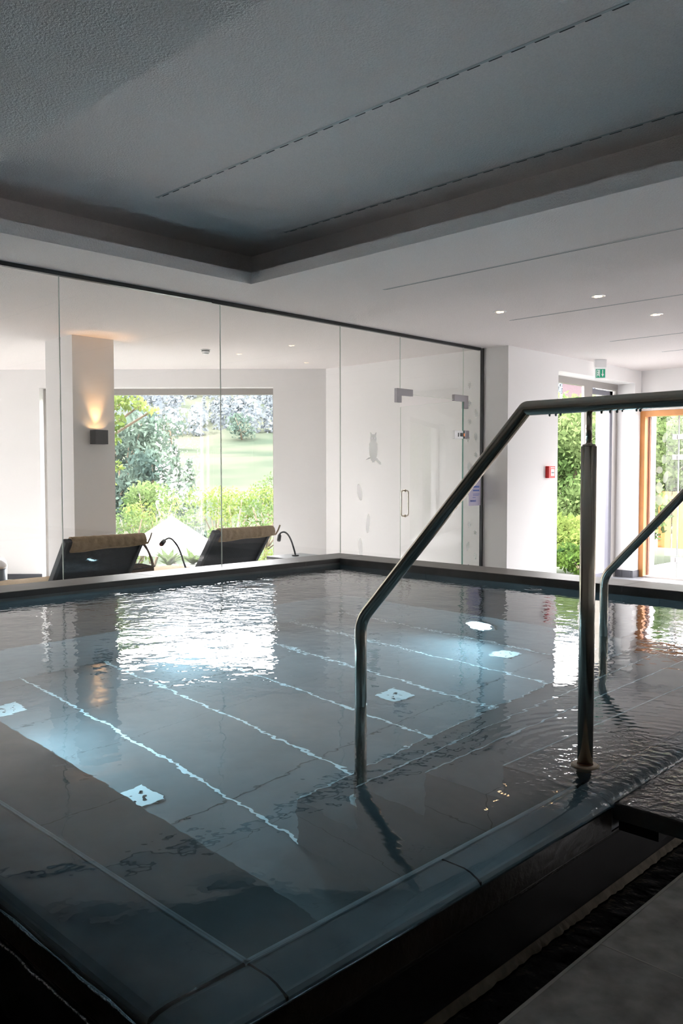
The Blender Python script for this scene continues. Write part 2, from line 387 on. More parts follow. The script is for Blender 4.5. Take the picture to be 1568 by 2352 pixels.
# ------------------------------------------------------------------ windows and doors of the shell
# window 1: wide fixed window of the lounge
w1 = bpy.data.objects.new('window_1', None); COL.objects.link(w1); w1.location = WP(2.15, 0.2, 0); w1['kind'] = 'structure'
bpy.context.view_layer.update()
bm = B()
obox(bm, wo, wu, wn, wz, (0.537, 3.756), (0.16, 0.22), (2.45, 2.537))
obox(bm, wo, wu, wn, wz, (0.537, 0.575), (0.16, 0.22), (FL, 2.45)); obox(bm, wo, wu, wn, wz, (3.735, 3.756), (0.16, 0.22), (FL, 2.45))
obox(bm, wo, wu, wn, wz, (0.575, 3.735), (0.16, 0.22), (FL, FL+0.05))
link('window_frame', bm, alu, w1)
bm = B(); quad(bm, (WP(0.575, 0.19, FL+0.05), WP(3.735, 0.19, FL+0.05), WP(3.735, 0.19, 2.45), WP(0.575, 0.19, 2.45)))
link('window_pane', bm, pane_glass, w1)
# window 2: second lounge window, seen only in reflections
w2 = bpy.data.objects.new('window_2', None); COL.objects.link(w2); w2.location = WP(-2.9, 0.2, 0); w2['kind'] = 'structure'
bpy.context.view_layer.update()
bm = B()
for s in (-5.0, -2.97, -0.91): obox(bm, wo, wu, wn, wz, (s, s+0.06), (0.16, 0.22), (FL, 2.45))
obox(bm, wo, wu, wn, wz, (-5.0, -0.85), (0.16, 0.22), (2.45, 2.537))
link('window_frame', bm, alu, w2)
bm = B(); quad(bm, (WP(-5.0, 0.19, FL), WP(-0.85, 0.19, FL), WP(-0.85, 0.19, 2.45), WP(-5.0, 0.19, 2.45))); link('window_pane', bm, pane_glass, w2)
# door 1: grey framed terrace door in the garden side wall
d1 = bpy.data.objects.new('door_1', None); COL.objects.link(d1); d1.location = (-5.6, 10.2, FL); d1['kind'] = 'structure'
bpy.context.view_layer.update()
bm = B()
box(bm, -5.63, -5.57, 9.147, 11.20, 2.515, 2.60)
box(bm, -5.63, -5.57, 11.14, 11.20, FL, 2.515)
box(bm, -5.63, -5.57, 9.147, 9.19, FL, 2.515)
box(bm, -5.63, -5.57, 10.36, 10.47, FL, 2.515)
link('door_frame', bm, alu, d1)
bm = B(); box(bm, -5.645, -5.59, 11.01, 11.09, FL+0.02, 2.50); box(bm, -5.645, -5.59, 10.47, 11.09, 2.43, 2.50); box(bm, -5.645, -5.59, 10.47, 11.09, FL+0.02, FL+0.08)
link('casement', bm, mat('grey_blue_aluminium', (0.20, 0.20, 0.24), 0.4, 0.3), d1)
bm = B(); quad(bm, ((-5.615, 10.47, FL+0.08), (-5.615, 11.01, FL+0.08), (-5.615, 11.01, 2.43), (-5.615, 10.47, 2.43))); link('door_pane', bm, pane_glass, d1)
bm = B(); box(bm, -5.60, -5.563, 10.235, 10.355, FL, 2.515); o = link('door_stile', bm, alu, d1)
bm = B(); box(bm, -5.5625, -5.56, 10.27, 10.32, 1.74, 2.0); lk = link('lock_plate', bm, white_pl, d1)
bm = B(); box(bm, -5.56, -5.557, 10.285, 10.305, 1.85, 1.90); box(bm, -5.56, -5.557, 10.29, 10.30, 1.79, 1.81); box(bm, -5.56, -5.557, 10.29, 10.30, 1.94, 1.96); link('lock_slot', bm, black, lk)

# door 2: timber framed glass door
d2 = bpy.data.objects.new('door_2', None); COL.objects.link(d2); d2.location = (-4.0, 11.45, FL); d2['kind'] = 'structure'
bpy.context.view_layer.update()
bm = B()
box(bm, -5.322, -5.247, 11.375, 11.47, FL, 2.225); box(bm, -5.247, -1.8, 11.375, 11.47, 2.145, 2.225); box(bm, -1.875, -1.8, 11.375, 11.47, FL, 2.145)
link('door_frame', bm, wood, d2, bevel=0.004)
bm = B(); box(bm, -5.322, -5.243, 11.47, 11.56, FL, 2.225); box(bm, -5.322, -5.235, 11.50, 11.53, FL, 2.2); box(bm, -5.243, -1.8, 11.47, 11.56, 2.15, 2.225)
link('frame_jamb', bm, wood_shaded, d2)
bm = B(); box(bm, -5.247, -1.875, 11.375, 11.56, FL, FL+0.02); link('threshold', bm, mat('threshold_metal', (0.55, 0.50, 0.47), 0.4, 0.5), d2)
bm = B(); quad(bm, ((-5.24, 11.52, FL+0.02), (-4.83, 11.52, FL+0.02), (-4.83, 11.52, 2.145), (-5.24, 11.52, 2.145))); link('side_pane', bm, pane_glass, d2)
bm = B(); quad(bm, ((-4.80, 11.52, FL+0.02), (-3.75, 11.52, FL+0.02), (-3.75, 11.52, 2.145), (-4.80, 11.52, 2.145))); quad(bm, ((-3.72, 11.52, FL+0.02), (-1.88, 11.52, FL+0.02), (-1.88, 11.52, 2.145), (-3.72, 11.52, 2.145)))
link('door_leaf_pane', bm, pane_glass, d2)
bm = B(); box(bm, -4.835, -4.815, 11.514, 11.526, FL+0.02, 2.145); link('pane_edge', bm, mat('pale_glass_edge', (0.40, 0.43, 0.42), 0.3), d2)
for z in (1.82, 1.54, 0.12):
    bm = B(); box(bm, -4.905, -4.84, 11.495, 11.54, z, z+0.07); box(bm, -4.83, -4.70, 11.49, 11.545, z, z+0.07); h = link('hinge_patch', bm, chrome, d2, bevel=0.003)

# window 3: opening in the right wall
w3 = bpy.data.objects.new('window_3', None); COL.objects.link(w3); w3.location = (2.65, 9.47, FL); w3['kind'] = 'structure'
bpy.context.view_layer.update()
bm = B(); box(bm, 2.63, 2.69, 8.95, 9.0, FL, 2.72); box(bm, 2.63, 2.69, 10.17, 10.22, FL, 2.72); box(bm, 2.63, 2.69, 9.0, 10.17, 2.66, 2.72); link('window_frame', bm, alu, w3)
bm = B(); quad(bm, ((2.66, 9.0, FL), (2.66, 10.17, FL), (2.66, 10.17, 2.66), (2.66, 9.0, 2.66))); link('window_pane', bm, pane_glass, w3)

# window 4: unseen window added to send sun into the lounge
w4 = bpy.data.objects.new('window_4_added_sun', None); COL.objects.link(w4); w4.location = (-13.6, -1.75, FL); w4['kind'] = 'structure'
bpy.context.view_layer.update()
bm = B()
for x in (-15.2, -14.1, -12.96): box(bm, x, x+0.06, -1.78, -1.72, FL, 2.3)
box(bm, -15.2, -12.9, -1.78, -1.72, 2.24, 2.3); link('window_frame', bm, alu, w4)
bm = B(); quad(bm, ((-15.2, -1.75, FL), (-12.9, -1.75, FL), (-12.9, -1.75, 2.24), (-15.2, -1.75, 2.24))); link('window_pane', bm, pane_glass, w4)

# sky portals at the openings (guide daylight sampling only)
def portal(c, u, v, w, h, n):
    l = bpy.data.lights.new('daylight_portal', 'AREA'); l.shape = 'RECTANGLE'; l.size = w; l.size_y = h; l.cycles.is_portal = True
    o = bpy.data.objects.new('daylight_portal', l); COL.objects.link(o)
    n = Vector(n).normalized(); x = Vector(u).normalized(); z = -n; y = z.cross(x)
    m = Matrix((x, y, z)).transposed().to_4x4(); o.matrix_world = Matrix.Translation(Vector(c)) @ m
portal(WP(2.15, 0.34, 1.2), wu, wz, 3.2, 2.7, -wn)
portal(WP(-2.9, 0.34, 1.2), wu, wz, 4.1, 2.7, -wn)
portal((-5.66, 10.17, 1.25), (0, 1, 0), wz, 2.05, 2.7, (1, 0, 0))
portal((-3.56, 11.69, 1.05), (1, 0, 0), wz, 3.5, 2.35, (0, -1, 0))
portal((-14.05, -1.89, 1.1), (1, 0, 0), wz, 2.3, 2.45, (0, 1, 0))
portal((2.79, 9.585, 1.3), (0, 1, 0), wz, 1.27, 2.8, (-1, 0, 0))

# ------------------------------------------------------------------ pool
pool = empty('swimming_pool', (-3.2, 3.1, FL), 'dark stone overflow pool filled with clear rippled water in the middle of the room', 'swimming pool')
PF = -0.68; SB = -0.05
bm = B()   # floor
quad(bm, ((-5.31, 0.885, PF), (-1.10, 0.885, PF), (-1.10, 5.37, PF), (-5.31, 5.37, PF))); link('basin_floor', bm, tile, pool)
bm = B()   # inner walls
quad(bm, ((-5.31, 0.885, PF), (-5.31, 5.37, PF), (-5.31, 5.37, 0.55), (-5.31, 0.885, 0.55)))
quad(bm, ((-5.31, 5.37, PF), (-1.10, 5.37, PF), (-1.10, 5.37, 0.55), (-5.31, 5.37, 0.55)))
quad(bm, ((-1.10, 0.885, PF), (-1.10, 5.37, PF), (-1.10, 5.37, 0.50), (-1.10, 0.885, 0.50)))
quad(bm, ((-5.31, 0.885, PF), (-1.10, 0.885, PF), (-1.10, 0.885, 0.50), (-5.31, 0.885, 0.50)))
link('basin_wall', bm, tile, pool)
def bench(x0, x1, y0, y1):
    bm = B(); box(bm, x0, x1, y0, y1, PF, SB); return link('bench', bm, tile, pool, bevel=0.004)
bench(-5.309, -1.101, 0.886, 1.405); bench(-5.309, -4.44, 1.406, 5.369); bench(-4.439, -2.20, 4.50, 5.369)
# joints of pale grout across the basin floor
bm = B()
for k in range(4, 10):
    y = 0.035 + 0.494*k
    box(bm, -4.44, -2.2 if y > 2.005 or k > 4 else -1.1, y-0.006, y+0.006, PF, PF+0.002)
box(bm, -4.44, -1.1, 1.405, 1.417, PF, PF+0.002)
link('floor_joint', bm, pale_line, pool)
bm = B()
for x in (-3.78, -2.60): box(bm, x-0.003, x+0.003, 1.42, 4.5, PF, PF+0.0015)
link('cross_joint', bm, mat('dark_joint', (0.06, 0.065, 0.07), 0.8), pool)
# stairs descending towards the glass wall
nos = [(-1.325, 0.500), (-1.610, 0.243), (-1.900, -0.067), (-2.195, -0.375)]
st = None
bm = B()
for i, (x, z) in enumerate(nos):
    box(bm, x, -1.101, 2.0 + 0.0004*i, 5.369, PF if i == 3 else nos[i+1][1]-0.0, z)
st = link('staircase', bm, tile, pool)
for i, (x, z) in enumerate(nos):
    bm = B(); box(bm, x-0.002, x+0.004, 2.0, 5.365, z-0.005, z+0.0020); link('nosing_glint', bm, pale_line, st)  # pale strip stands in for light caught on the step edge
# rim: overflow stone on the two near sides
bm = B()
box(bm, -1.10, -1.0, 0.70, 2.0, 0.42, 0.497); box(bm, -5.31, -1.1003, 0.70, 0.885, 0.42, 0.497); box(bm, -1.1, -1.0, 2.0, 5.37, 0.42, 0.4965)
rim = link('overflow_rim', bm, mat('rim_stone', (0.34, 0.37, 0.385), 0.5, nscale=5, namp=0.35), pool, bevel=0.012)
bm = B(); box(bm, -1.0015, -0.993, 0.694, 1.999, 0.425, 0.492); box(bm, -5.31, -0.993, 0.690, 0.6995, 0.425, 0.492); link('rim_lip', bm, mat('brown_wet_stone', (0.028, 0.022, 0.016), 0.3, nscale=14, namp=0.5, bump=0.5, bscale=40, bdist=0.004), rim, bevel=0.003)
bm = B(); box(bm, -1.108, -1.097, 0.879, 2.0, 0.492, 0.4995); box(bm, -5.31, -1.098, 0.879, 0.890, 0.492, 0.4995); link('rim_edge_glint', bm, pale_line, rim)  # pale strip painted where the inner rim edge catches light
bm = B()
bm.free()
for (x0, x1, y0, y1) in ((-1.1, -1.0, 0.882, 0.886), (-1.104, -1.10, 0.70, 0.881), (-1.1, -1.0, 1.42, 1.424), (-2.6, -2.596, 0.7, 0.881), (-4.1, -4.096, 0.7, 0.881)):
    bm = B(); box(bm, x0, x1, y0, y1, 0.49, 0.4982); link('rim_joint', bm, mat('brown_joint', (0.05, 0.035, 0.03), 0.8), rim)
# outer face of the pool body towards the overflow channel
bm = B()
box(bm, -1.10, -1.02, 0.72, 5.37, 0.05, 0.42); box(bm, -5.31, -1.10, 0.72, 0.80, 0.05, 0.42)
link('pool_body', bm, mat('black_wet_stone', (0.012, 0.012, 0.013), 0.35, nscale=10, namp=0.4), pool)
bm = B(); box(bm, -1.02, -1.004, 0.704, 5.37, 0.405, 0.418); box(bm, -5.31, -1.004, 0.694, 0.716, 0.405, 0.418)
link('drip_ledge', bm, wetstone, pool, bevel=0.004)
wetm = mat('wet_highlight', (0.85, 0.88, 0.9), 0.15, 1.0, bump=0.8, bscale=60, bdist=0.01)  # bright metal colour stands in for window glints on the wet ledge
bm = B(); tube(bm, [(-5.3+0.05*i, 0.688+0.002*math.sin(i*2.3), 0.412+0.002*math.sin(i*1.7)) for i in range(86)], [0.004+0.0022*math.sin(i*0.9)*math.sin(i*0.37) for i in range(86)], 8); link('water_bead_glint', bm, wetm, pool)
bm = B(); tube(bm, [(-5.3+0.05*i, 0.683, 0.492+0.001*math.sin(i*1.7)) for i in range(86)], [0.003+0.0015*math.sin(i*1.1) for i in range(86)], 8); link('water_bead_glint', bm, wetm, pool)
# water sheet with overflow edges
def sheet():
    bm = B()
    xs = [(-5.31, 0)] + [(-5.31 + 0.165*i, 0) for i in range(1, 26)] + [(-1.02, 0), (-1.002, -0.004), (-0.990, -0.014), (-0.985, -0.034)]
    ys = [(0.672, -0.034), (0.677, -0.014), (0.690, -0.004), (0.71, 0)] + [(0.71+0.1792*i, 0) for i in range(1, 26)] + [(5.37, 0)]
    ys = sorted(set(ys + [(1.985, 0), (2.0, 0)]))
    g = []
    for x, zx in xs:
        g.append([bm.verts.new((x, y, ZW + zx + zy - (0.0015*noise.noise(Vector((x*1.3, y*1.3, 0)))))) for y, zy in ys])
    for i in range(len(xs)-1):
        for j in range(len(ys)-1):
            f = bm.faces.new((g[i][j], g[i+1][j], g[i+1][j+1], g[i][j+1])); f.smooth = True
    # thin film running over the grating slab at the right
    x2 = [-0.985, -0.95, -0.80, -0.65, -0.5]; z2 = [0.512, 0.5135, 0.5135, 0.5135, 0.5135]
    y2 = [2.0+0.2*i for i in range(17)] + [5.37]
    g = [[bm.verts.new((x, y, z - (0.006 if y == 2.0 else 0))) for y in y2] for x, z in zip(x2, z2)]
    for i in range(len(x2)-1):
        for j in range(len(y2)-1):
            f = bm.faces.new((g[i][j], g[i+1][j], g[i+1][j+1], g[i][j+1])); f.smooth = True
    return link('water', bm, water_m, pool)
sheet()
bm = B(); box(bm, -0.992, -0.50, 2.0, 5.37, 0.462, 0.505); link('cover_slab', bm, stone, pool, bevel=0.003)
bm = B(); box(bm, -0.985, -0.88, 2.02, 5.3, 0.43, 0.462); link('slab_bearer', bm, black, pool)
# coping along the glass and the far side
copes = []
bm = B()
box(bm, -5.665, -5.312, -1.595, 5.715, 0.505, 0.590)
box(bm, -5.312, 2.495, 5.368, 5.715, 0.505, 0.590)
cp = link('coping', bm, stone, pool, bevel=0.006)
bm = B()
bm.free()
for c_ in [(-5.66, -5.311, y-0.002, y+0.002, 0.55, 0.5905) for y in (4.95, 3.45, 1.95, 0.45)] + [(x-0.002, x+0.002, 5.367, 5.712, 0.55, 0.5905) for x in (-4.6, -2.62, -1.2)] + [(-5.3135, -5.3105, 5.3675, 5.712, 0.588, 0.5904)]:
    bm = B(); box(bm, *c_); link('coping_joint', bm, mat('pale_coping_joint', (0.12, 0.12, 0.12), 0.7), cp)
bm = B(); box(bm, -5.655, -5.32, -1.595, 5.71, FL, 0.505); box(bm, -5.32, 2.495, 5.375, 5.71, FL, 0.505); link('pool_outer_wall', bm, stone, pool)
# water jets and inlets
for i, (x, y) in enumerate(((-2.85, 1.752), (-4.017, 1.745), (-2.85, 3.287), (-2.845, 4.303))):
    bm = B(); r = 0.071; box(bm, x-r, x+r, y-r, y+r, PF+0.0005, PF+0.008); f = link('floor_inlet', bm, mat('inlet_white', (0.92, 0.94, 0.92), 0.4), pool, bevel=0.002)
    for dx, dy in ((-0.025, -0.02), (0.025, 0.02), (-0.02, 0.03), (0.02, -0.03)):
        bm = B(); cyl(bm, (x+dx, y+dy, PF+0.0075), (x+dx, y+dy, PF+0.0088), 0.008, n=12); link('inlet_hole', bm, black, f)
lamp_e = mat('underwater_lens', (0.9, 0.95, 1), 0.3, emit=(0.58, 0.86, 0.97), es=31)
def pool_lamp(c, n):
    n = Vector(n); c = Vector(c)
    bm = B(); cyl(bm, c, c+n*0.018, 0.125, 0.115, n=40); cyl(bm, c+n*0.0181, c+n*0.022, 0.108, 0.104, n=40)
    r = link('pool_lamp', bm, chrome, pool)
    bm = B(); cyl(bm, c+n*0.0225, c+n*0.03, 0.095, 0.085, n=40); link('lamp_lens', bm, lamp_e, r)
pool_lamp((-3.16, 4.499, -0.31), (0, -1, 0))
pool_lamp((-4.439, 2.99, -0.31), (1, 0, 0))
pool_lamp((-3.45, 1.406, -0.33), (0, 1, 0))

# overflow channel
bm = B()
box(bm, -1.02, -0.66, 0.40, 5.37, 0.02, 0.06); box(bm, -5.31, -1.02, 0.36, 0.72, 0.02, 0.06)
chn = link('channel_bed', bm, black, pool)
chw = water_m
bm = B()
for (x0, x1, y0, y1, nx, ny) in ((-1.02, -0.67, 0.40, 5.3, 4, 30), (-5.3, -1.02, 0.40, 0.715, 30, 3)):
    g = [[bm.verts.new((x0+(x1-x0)*i/nx, y0+(y1-y0)*j/ny, 0.24)) for j in range(ny+1)] for i in range(nx+1)]
    for i in range(nx):
        for j in range(ny): bm.faces.new((g[i][j], g[i+1][j], g[i+1][j+1], g[i][j+1]))
link('channel_water', bm, mat('channel_water_black', (0.006, 0.007, 0.008), 0.12, bump=0.5, bscale=14, bdist=0.03, nscale=6, namp=0.3), pool)
bm = B()
random.seed(3); prev = None
for i in range(160):
    y = 0.72 + i*0.0110*1.3; w = 0.008 + 0.006*random.random()
    cur = (y, -1.0185, -1.0185 + w)
    if prev: quad(bm, ((prev[1], prev[0], 0.262), (prev[2], prev[0], 0.243), (cur[2], cur[0], 0.243), (cur[1], cur[0], 0.262)))
    prev = cur
link('channel_waterline', bm, mat('limescale', (0.22, 0.19, 0.14), 0.7, nscale=30, namp=0.4), pool)
# near deck
bm = B()
box(bm, -0.685, 2.5, -1.6, 1.997, 0.05, DK); box(bm, -0.498, 2.5, 1.997, 5.37, 0.05, DK-0.02); box(bm, -5.31, -0.685, -1.6, 0.38, 0.05, DK)
deck = struct('floor_deck', bm, mat('deck_tile', (0.17, 0.17, 0.168), 0.55, nscale=22, namp=0.45, bump=0.2, bscale=60, bdist=0.002))
bm = B()
for y in (-0.265, 0.535, 1.335): box(bm, -0.686, 2.5, y-0.0015, y+0.0015, DK-0.02, DK+0.0004)
for x in (0.115, 0.915): box(bm, x-0.0015, x+0.0015, -1.6, 1.99, DK-0.02, DK+0.0004)
box(bm, -0.687, -0.681, 0.38, 1.99, DK-0.004, DK+0.0005)
o = link('tile_joint', bm, mat('deck_joint', (0.30, 0.29, 0.27), 0.8), deck)

# ------------------------------------------------------------------ handrails
def handrail(y, label):
    h = empty('handrail', (-1.146, y, 0.505), label, 'handrail', 'steel pool handrails')
    bm = B()
    mitre_tube(bm, ((-2.013, y, -0.37), (-2.013, y, 0.834), (-1.348, y, 1.541), (-0.30, y, 1.541), (-0.12, y, 1.36), (-0.12, y, DK-0.02)), 0.0214, bend=[0.045, 0.006, 0.05, 0.05])
    link('rail', bm, steel, h)
    bm = B(); cyl(bm, (-1.146, y, 0.515), (-1.146, y, 1.425), 0.0214, n=36); cyl(bm, (-1.146, y, 1.425), (-1.146, y, 1.431), 0.0214, 0.0165, n=36)
    link('post', bm, steel, h)
    bm = B(); cyl(bm, (-1.146, y, 1.43), (-1.146, y, 1.523), 0.0078, n=20); cyl(bm, (-1.146, y, 1.43), (-1.146, y, 1.436), 0.0115, 0.008, n=20); link('rod', bm, steel, h)
    bm = B(); cyl(bm, (-1.146, y, 0.506), (-1.146, y, 0.530), 0.040, n=40); cyl(bm, (-1.146, y, 0.530), (-1.146, y, 0.534), 0.040, 0.034, n=40)
    link('flange', bm, mat('cream_flange', (0.46, 0.37, 0.28), 0.45, 0.2, nscale=30, namp=0.4), h)
    bm = B(); cyl(bm, (-1.146, y, 0.533), (-1.146, y, 0.538), 0.0228, 0.0216, n=30); link('rust_ring', bm, mat('rust', (0.16, 0.05, 0.02), 0.7), h)
    bm = B(); cyl(bm, (-2.013, y, -0.3755), (-2.013, y, -0.33), 0.033, n=30); link('foot_socket', bm, mat('socket_white', (0.85, 0.88, 0.86), 0.4), h)
    return h
h1 = handrail(2.139, 'large brushed steel handrail nearest the camera, bending down into the water')
h2 = handrail(3.930, 'farther steel handrail at the right frame edge, its foot in the water')
bm = B()
random.seed(5)
for x in (-1.19, -1.17, -1.155, -1.03, -1.005, -0.985, -0.97, -0.93, -0.92):
    r = 0.0022 + random.random()*0.0015
    bmesh.ops.create_icosphere(bm, subdivisions=2, radius=r, matrix=Matrix.Translation((x-0.08, 2.139, 1.5185-r*0.3)) @ Matrix.Scale(1.3, 4, (0, 0, 1)))
link('water_drop', bm, mat('drop', (0.25, 0.35, 0.38), 0.05, spec=1.0), h1, smooth=True)['kind'] = 'stuff'

# ------------------------------------------------------------------ glass partition along the pool
GX = -5.657
glabels = {1.46: 'leftmost full-height glass panel standing on the coping, cut by the frame edge', 2.883: 'wide glass panel in front of the pillar and the left lounger',
           4.306: 'glass panel right of the tall joint, in front of the second lounger', 5.725: 'fixed glass panel with a frosted owl, left of the glass door'}
gp = empty('glass_partition', (GX, 3.3, 0.59), 'long frameless glass partition between the pool and the lounge', 'glass partition')
def panel(y0, y1, z0, z1, label, edge=True):
    bm = B(); quad(bm, ((GX, y0+0.002, z0), (GX, y1-0.002, z0), (GX, y1-0.002, z1), (GX, y0+0.002, z1))); g = link('glass_panel', bm, glass, gp)
    bm = B(); box(bm, GX-0.005, GX+0.005, y0-0.0022, y0+0.0022, z0, z1); link('joint', bm, joint_m, g)
    return g
for y0, y1 in ((1.46, 2.883), (2.883, 4.306), (4.306, 5.725)): panel(y0, y1, 0.59, ZC-0.03, glabels[y0])
owlp = panel(5.725, 6.600, FL, ZC-0.03, glabels[5.725])
panel(6.600, 7.681, 2.172, ZC-0.03, 'small glass panel above the glass door')
leafp = panel(7.681, 8.035, FL, ZC-0.03, 'narrow glass panel with frosted leaves, right of the glass door')
bm = B(); box(bm, GX-0.006, GX+0.006, 7.675, 7.687, FL, 2.172); link('green_edge', bm, edge_m, leafp)
bm = B(); box(bm, GX-0.004, GX+0.004, 6.600, 7.681, 2.170, 2.174); link('lintel_edge', bm, joint_m, leafp)
# ceiling track and end post
bm = B(); box(bm, GX-0.018, GX+0.018, -1.6, 8.00, ZC-0.030, ZC-0.0005); tr_ = link('ceiling_track', bm, darkmetal, gp)
bm = B(); box(bm, GX+0.019, GX+0.024, 4.21, 4.79, ZC-0.036, ZC-0.008); link('cover_plate', bm, darkmetal, tr_)
bm = B(); box(bm, GX-0.02, GX+0.018, 8.037, 8.052, FL, ZC); link('end_post', bm, darkmetal, gp)

# stickers on the glass
def poly2(bm, pts, x, y0, z0, s=1, mi=0):
    f = bm.faces.new([bm.verts.new((x, y0 + a*s, z0 + b*s)) for a, b in pts]); f.material_index = mi
def ell(a, b, n=20, cx=0, cz=0, rot=0):
    return [(cx + math.cos(rot)*a*math.cos(t) - math.sin(rot)*b*math.sin(t), cz + math.sin(rot)*a*math.cos(t) + math.cos(rot)*b*math.sin(t)) for t in [2*math.pi*i/n for i in range(n)]]
bm = B()
left = [(0.0, -0.135), (-0.012, -0.14), (-0.02, -0.125), (-0.035, -0.115), (-0.058, -0.06), (-0.064, 0.0), (-0.060, 0.045), (-0.045, 0.07), (-0.046, 0.10), (-0.040, 0.125), (-0.044, 0.168), (-0.026, 0.148), (-0.010, 0.142), (0.0, 0.143)]
poly2(bm, left + [(-a, b) for a, b in left[::-1][1:-1]], GX+0.0065, 6.188, 1.60)
poly2(bm, [(-0.115, -0.105), (-0.10, -0.093), (-0.03, -0.085), (0.03, -0.10), (0.09, -0.145), (0.115, -0.15), (0.11, -0.125), (0.06, -0.085), (0.02, -0.07), (-0.07, -0.078)], GX+0.0068, 6.188, 1.59)
link('frosted_owl', bm, frost, owlp)
bm = B()
for s in (-1, 1): poly2(bm, ell(0.008, 0.010, 12), GX+0.0072, 6.188+s*0.020, 1.60+0.105)
link('owl_eye', bm, frost_light, owlp)
for (y, z, a, b, r) in ((5.99, 1.17, 0.034, 0.085, 0.25), (6.11, 0.86, 0.030, 0.10, -0.08), (6.00, 0.63, 0.030, 0.095, 0.1)):
    bm = B(); poly2(bm, ell(a, b, 24, rot=r), GX+0.0065, y, z); link('frosted_cone', bm, frost_light, owlp)
def leaf_pts(kind):
    if kind == 0:  # oak
        h = [(0, -0.05), (0.006, -0.03), (0.022, -0.028), (0.016, -0.014), (0.03, -0.006), (0.020, 0.006), (0.028, 0.020), (0.013, 0.022), (0.012, 0.038), (0, 0.045)]
    elif kind == 1:  # simple
        h = [(0, -0.055), (0.003, -0.04), (0.018, -0.03), (0.026, -0.008), (0.022, 0.018), (0.010, 0.036), (0, 0.045)]
    else:  # maple
        h = [(0, -0.045), (0.004, -0.022), (0.026, -0.026), (0.020, -0.010), (0.034, 0.006), (0.018, 0.006), (0.016, 0.022), (0.006, 0.016), (0, 0.042)]
    return h + [(-a, b) for a, b in h[::-1][1:-1]]
lf = [(7.80, 2.35, 0), (7.80, 2.15, 2), (7.92, 2.04, 1), (7.80, 1.945, 2), (7.775, 1.74, 0), (7.92, 1.775, 1), (7.925, 1.57, 2), (7.79, 1.43, 1), (7.92, 1.29, 0), (7.79, 1.14, 0), (7.81, 0.78, 0), (7.92, 0.68, 2), (7.78, 0.53, 1), (7.93, 0.40, 0), (7.80, 0.27, 1)]
random.seed(11)
for y, z, k in lf:
    bm = B(); s = 1.0 if k != 1 else 1.15; an = random.uniform(-0.4, 0.4)
    poly2(bm, [(a*math.cos(an)-b*math.sin(an), a*math.sin(an)+b*math.cos(an)) for a, b in leaf_pts(k)], GX+0.0065, y, z, s); link('frosted_leaf', bm, frost, leafp)
# notice
nt = empty('paper_notice', (GX, 7.90, 1.0), 'lavender paper notice taped to the narrow glass panel', 'notice')
bm = B(); v = []
for i in range(9):
    y = 7.785 + 0.235*i/8; c = 0.006*math.sin(i*0.7)
    v.append((y, c))
for (a, b) in zip(v, v[1:]):
    quad(bm, ((GX+0.009+a[1], a[0], 0.985), (GX+0.009+b[1], b[0], 0.985 + (0.004 if b is v[-1] else 0)), (GX+0.009, b[0], 1.30), (GX+0.009, a[0], 1.30)))
link('sheet', bm, mat('lavender_paper', (0.62, 0.58, 0.72), 0.8), nt)
bm = B()
for z, y0, y1, h in ((1.19, 7.85, 7.98, 0.022), (1.15, 7.86, 7.98, 0.018), (1.115, 7.86, 7.985, 0.006), (1.10, 7.86, 7.97, 0.005), (1.075, 7.85, 7.91, 0.006)):
    box(bm, GX+0.015, GX+0.0155, y0, y1, z, z+h)
for i in range(7):
    y = 7.81 + i*0.016; box(bm, GX+0.0155, GX+0.016, y, y+0.010, 1.03, 1.048 if i % 2 else 1.053)
link('print', bm, mat('blue_print', (0.16, 0.22, 0.55), 0.8), nt)

# glass door standing open
gd = empty('glass_door', (-5.66, 7.681, FL), 'frameless glass door swung open into the lounge, with steel pull handle', 'door')
la = Vector((-0.9872, 0.1595, 0)); ln = Vector((0.1595, 0.9872, 0)); lo = Vector((-5.668, 7.684, 0))
bm = B(); quad(bm, (lo + Vector((0, 0, FL+0.01)), lo + la*1.07 + Vector((0, 0, FL+0.01)), lo + la*1.07 + Vector((0, 0, 2.165)), lo + Vector((0, 0, 2.165)))); link('door_leaf', bm, glass, gd)
bm = B(); obox(bm, lo, la, ln, wz, (1.068, 1.074), (-0.004, 0.004), (FL+0.01, 2.165)); obox(bm, lo, la, ln, wz, (0, 1.07), (-0.004, 0.004), (2.163, 2.166)); link('leaf_edge', bm, joint_m, gd)
# patch fittings
def patch(y0, y1, sgn):
    bm = B()
    box(bm, GX-0.016, GX+0.020, y0, y1, 2.155, 2.225)
    if sgn > 0: box(bm, GX-0.016, GX+0.020, y0, y0+0.075, 2.08, 2.155)
    else: box(bm, GX-0.016, GX+0.020, y1-0.075, y1, 2.08, 2.155)
    p = link('patch_fitting', bm, mat('patch_grey', (0.33, 0.32, 0.34), 0.4, 0.6), gd, bevel=0.002)
patch(6.53, 6.785, 1); patch(7.50, 7.755, -1)
lk = empty('glass_door_lock', (GX, 7.64, 1.74), 'grey and white lock box with an orange mark at the glass door edge', 'lock')
bm = B(); box(bm, GX-0.02, GX+0.02, 7.692, 7.775, 1.745, 1.835); link('strike_box', bm, mat('patch_grey', (0,0,0)), lk, bevel=0.002)
bm = B(); box(bm, GX-0.02, GX+0.012, 7.515, 7.668, 1.74, 1.83); link('lock_case', bm, white_pl, lk, bevel=0.002)
bm = B(); box(bm, GX+0.0125, GX+0.016, 7.575, 7.59, 1.762, 1.805); link('keyhole_slot', bm, darkmetal, lk)
bm = B(); box(bm, GX+0.0125, GX+0.022, 7.62, 7.665, 1.765, 1.805); link('keyhole_plate', bm, darkmetal, lk)
bm = B(); box(bm, GX+0.0, GX+0.021, 7.670, 7.690, 1.768, 1.802); link('orange_mark', bm, mat('orange_plastic', (0.9, 0.22, 0.02), 0.4), lk)
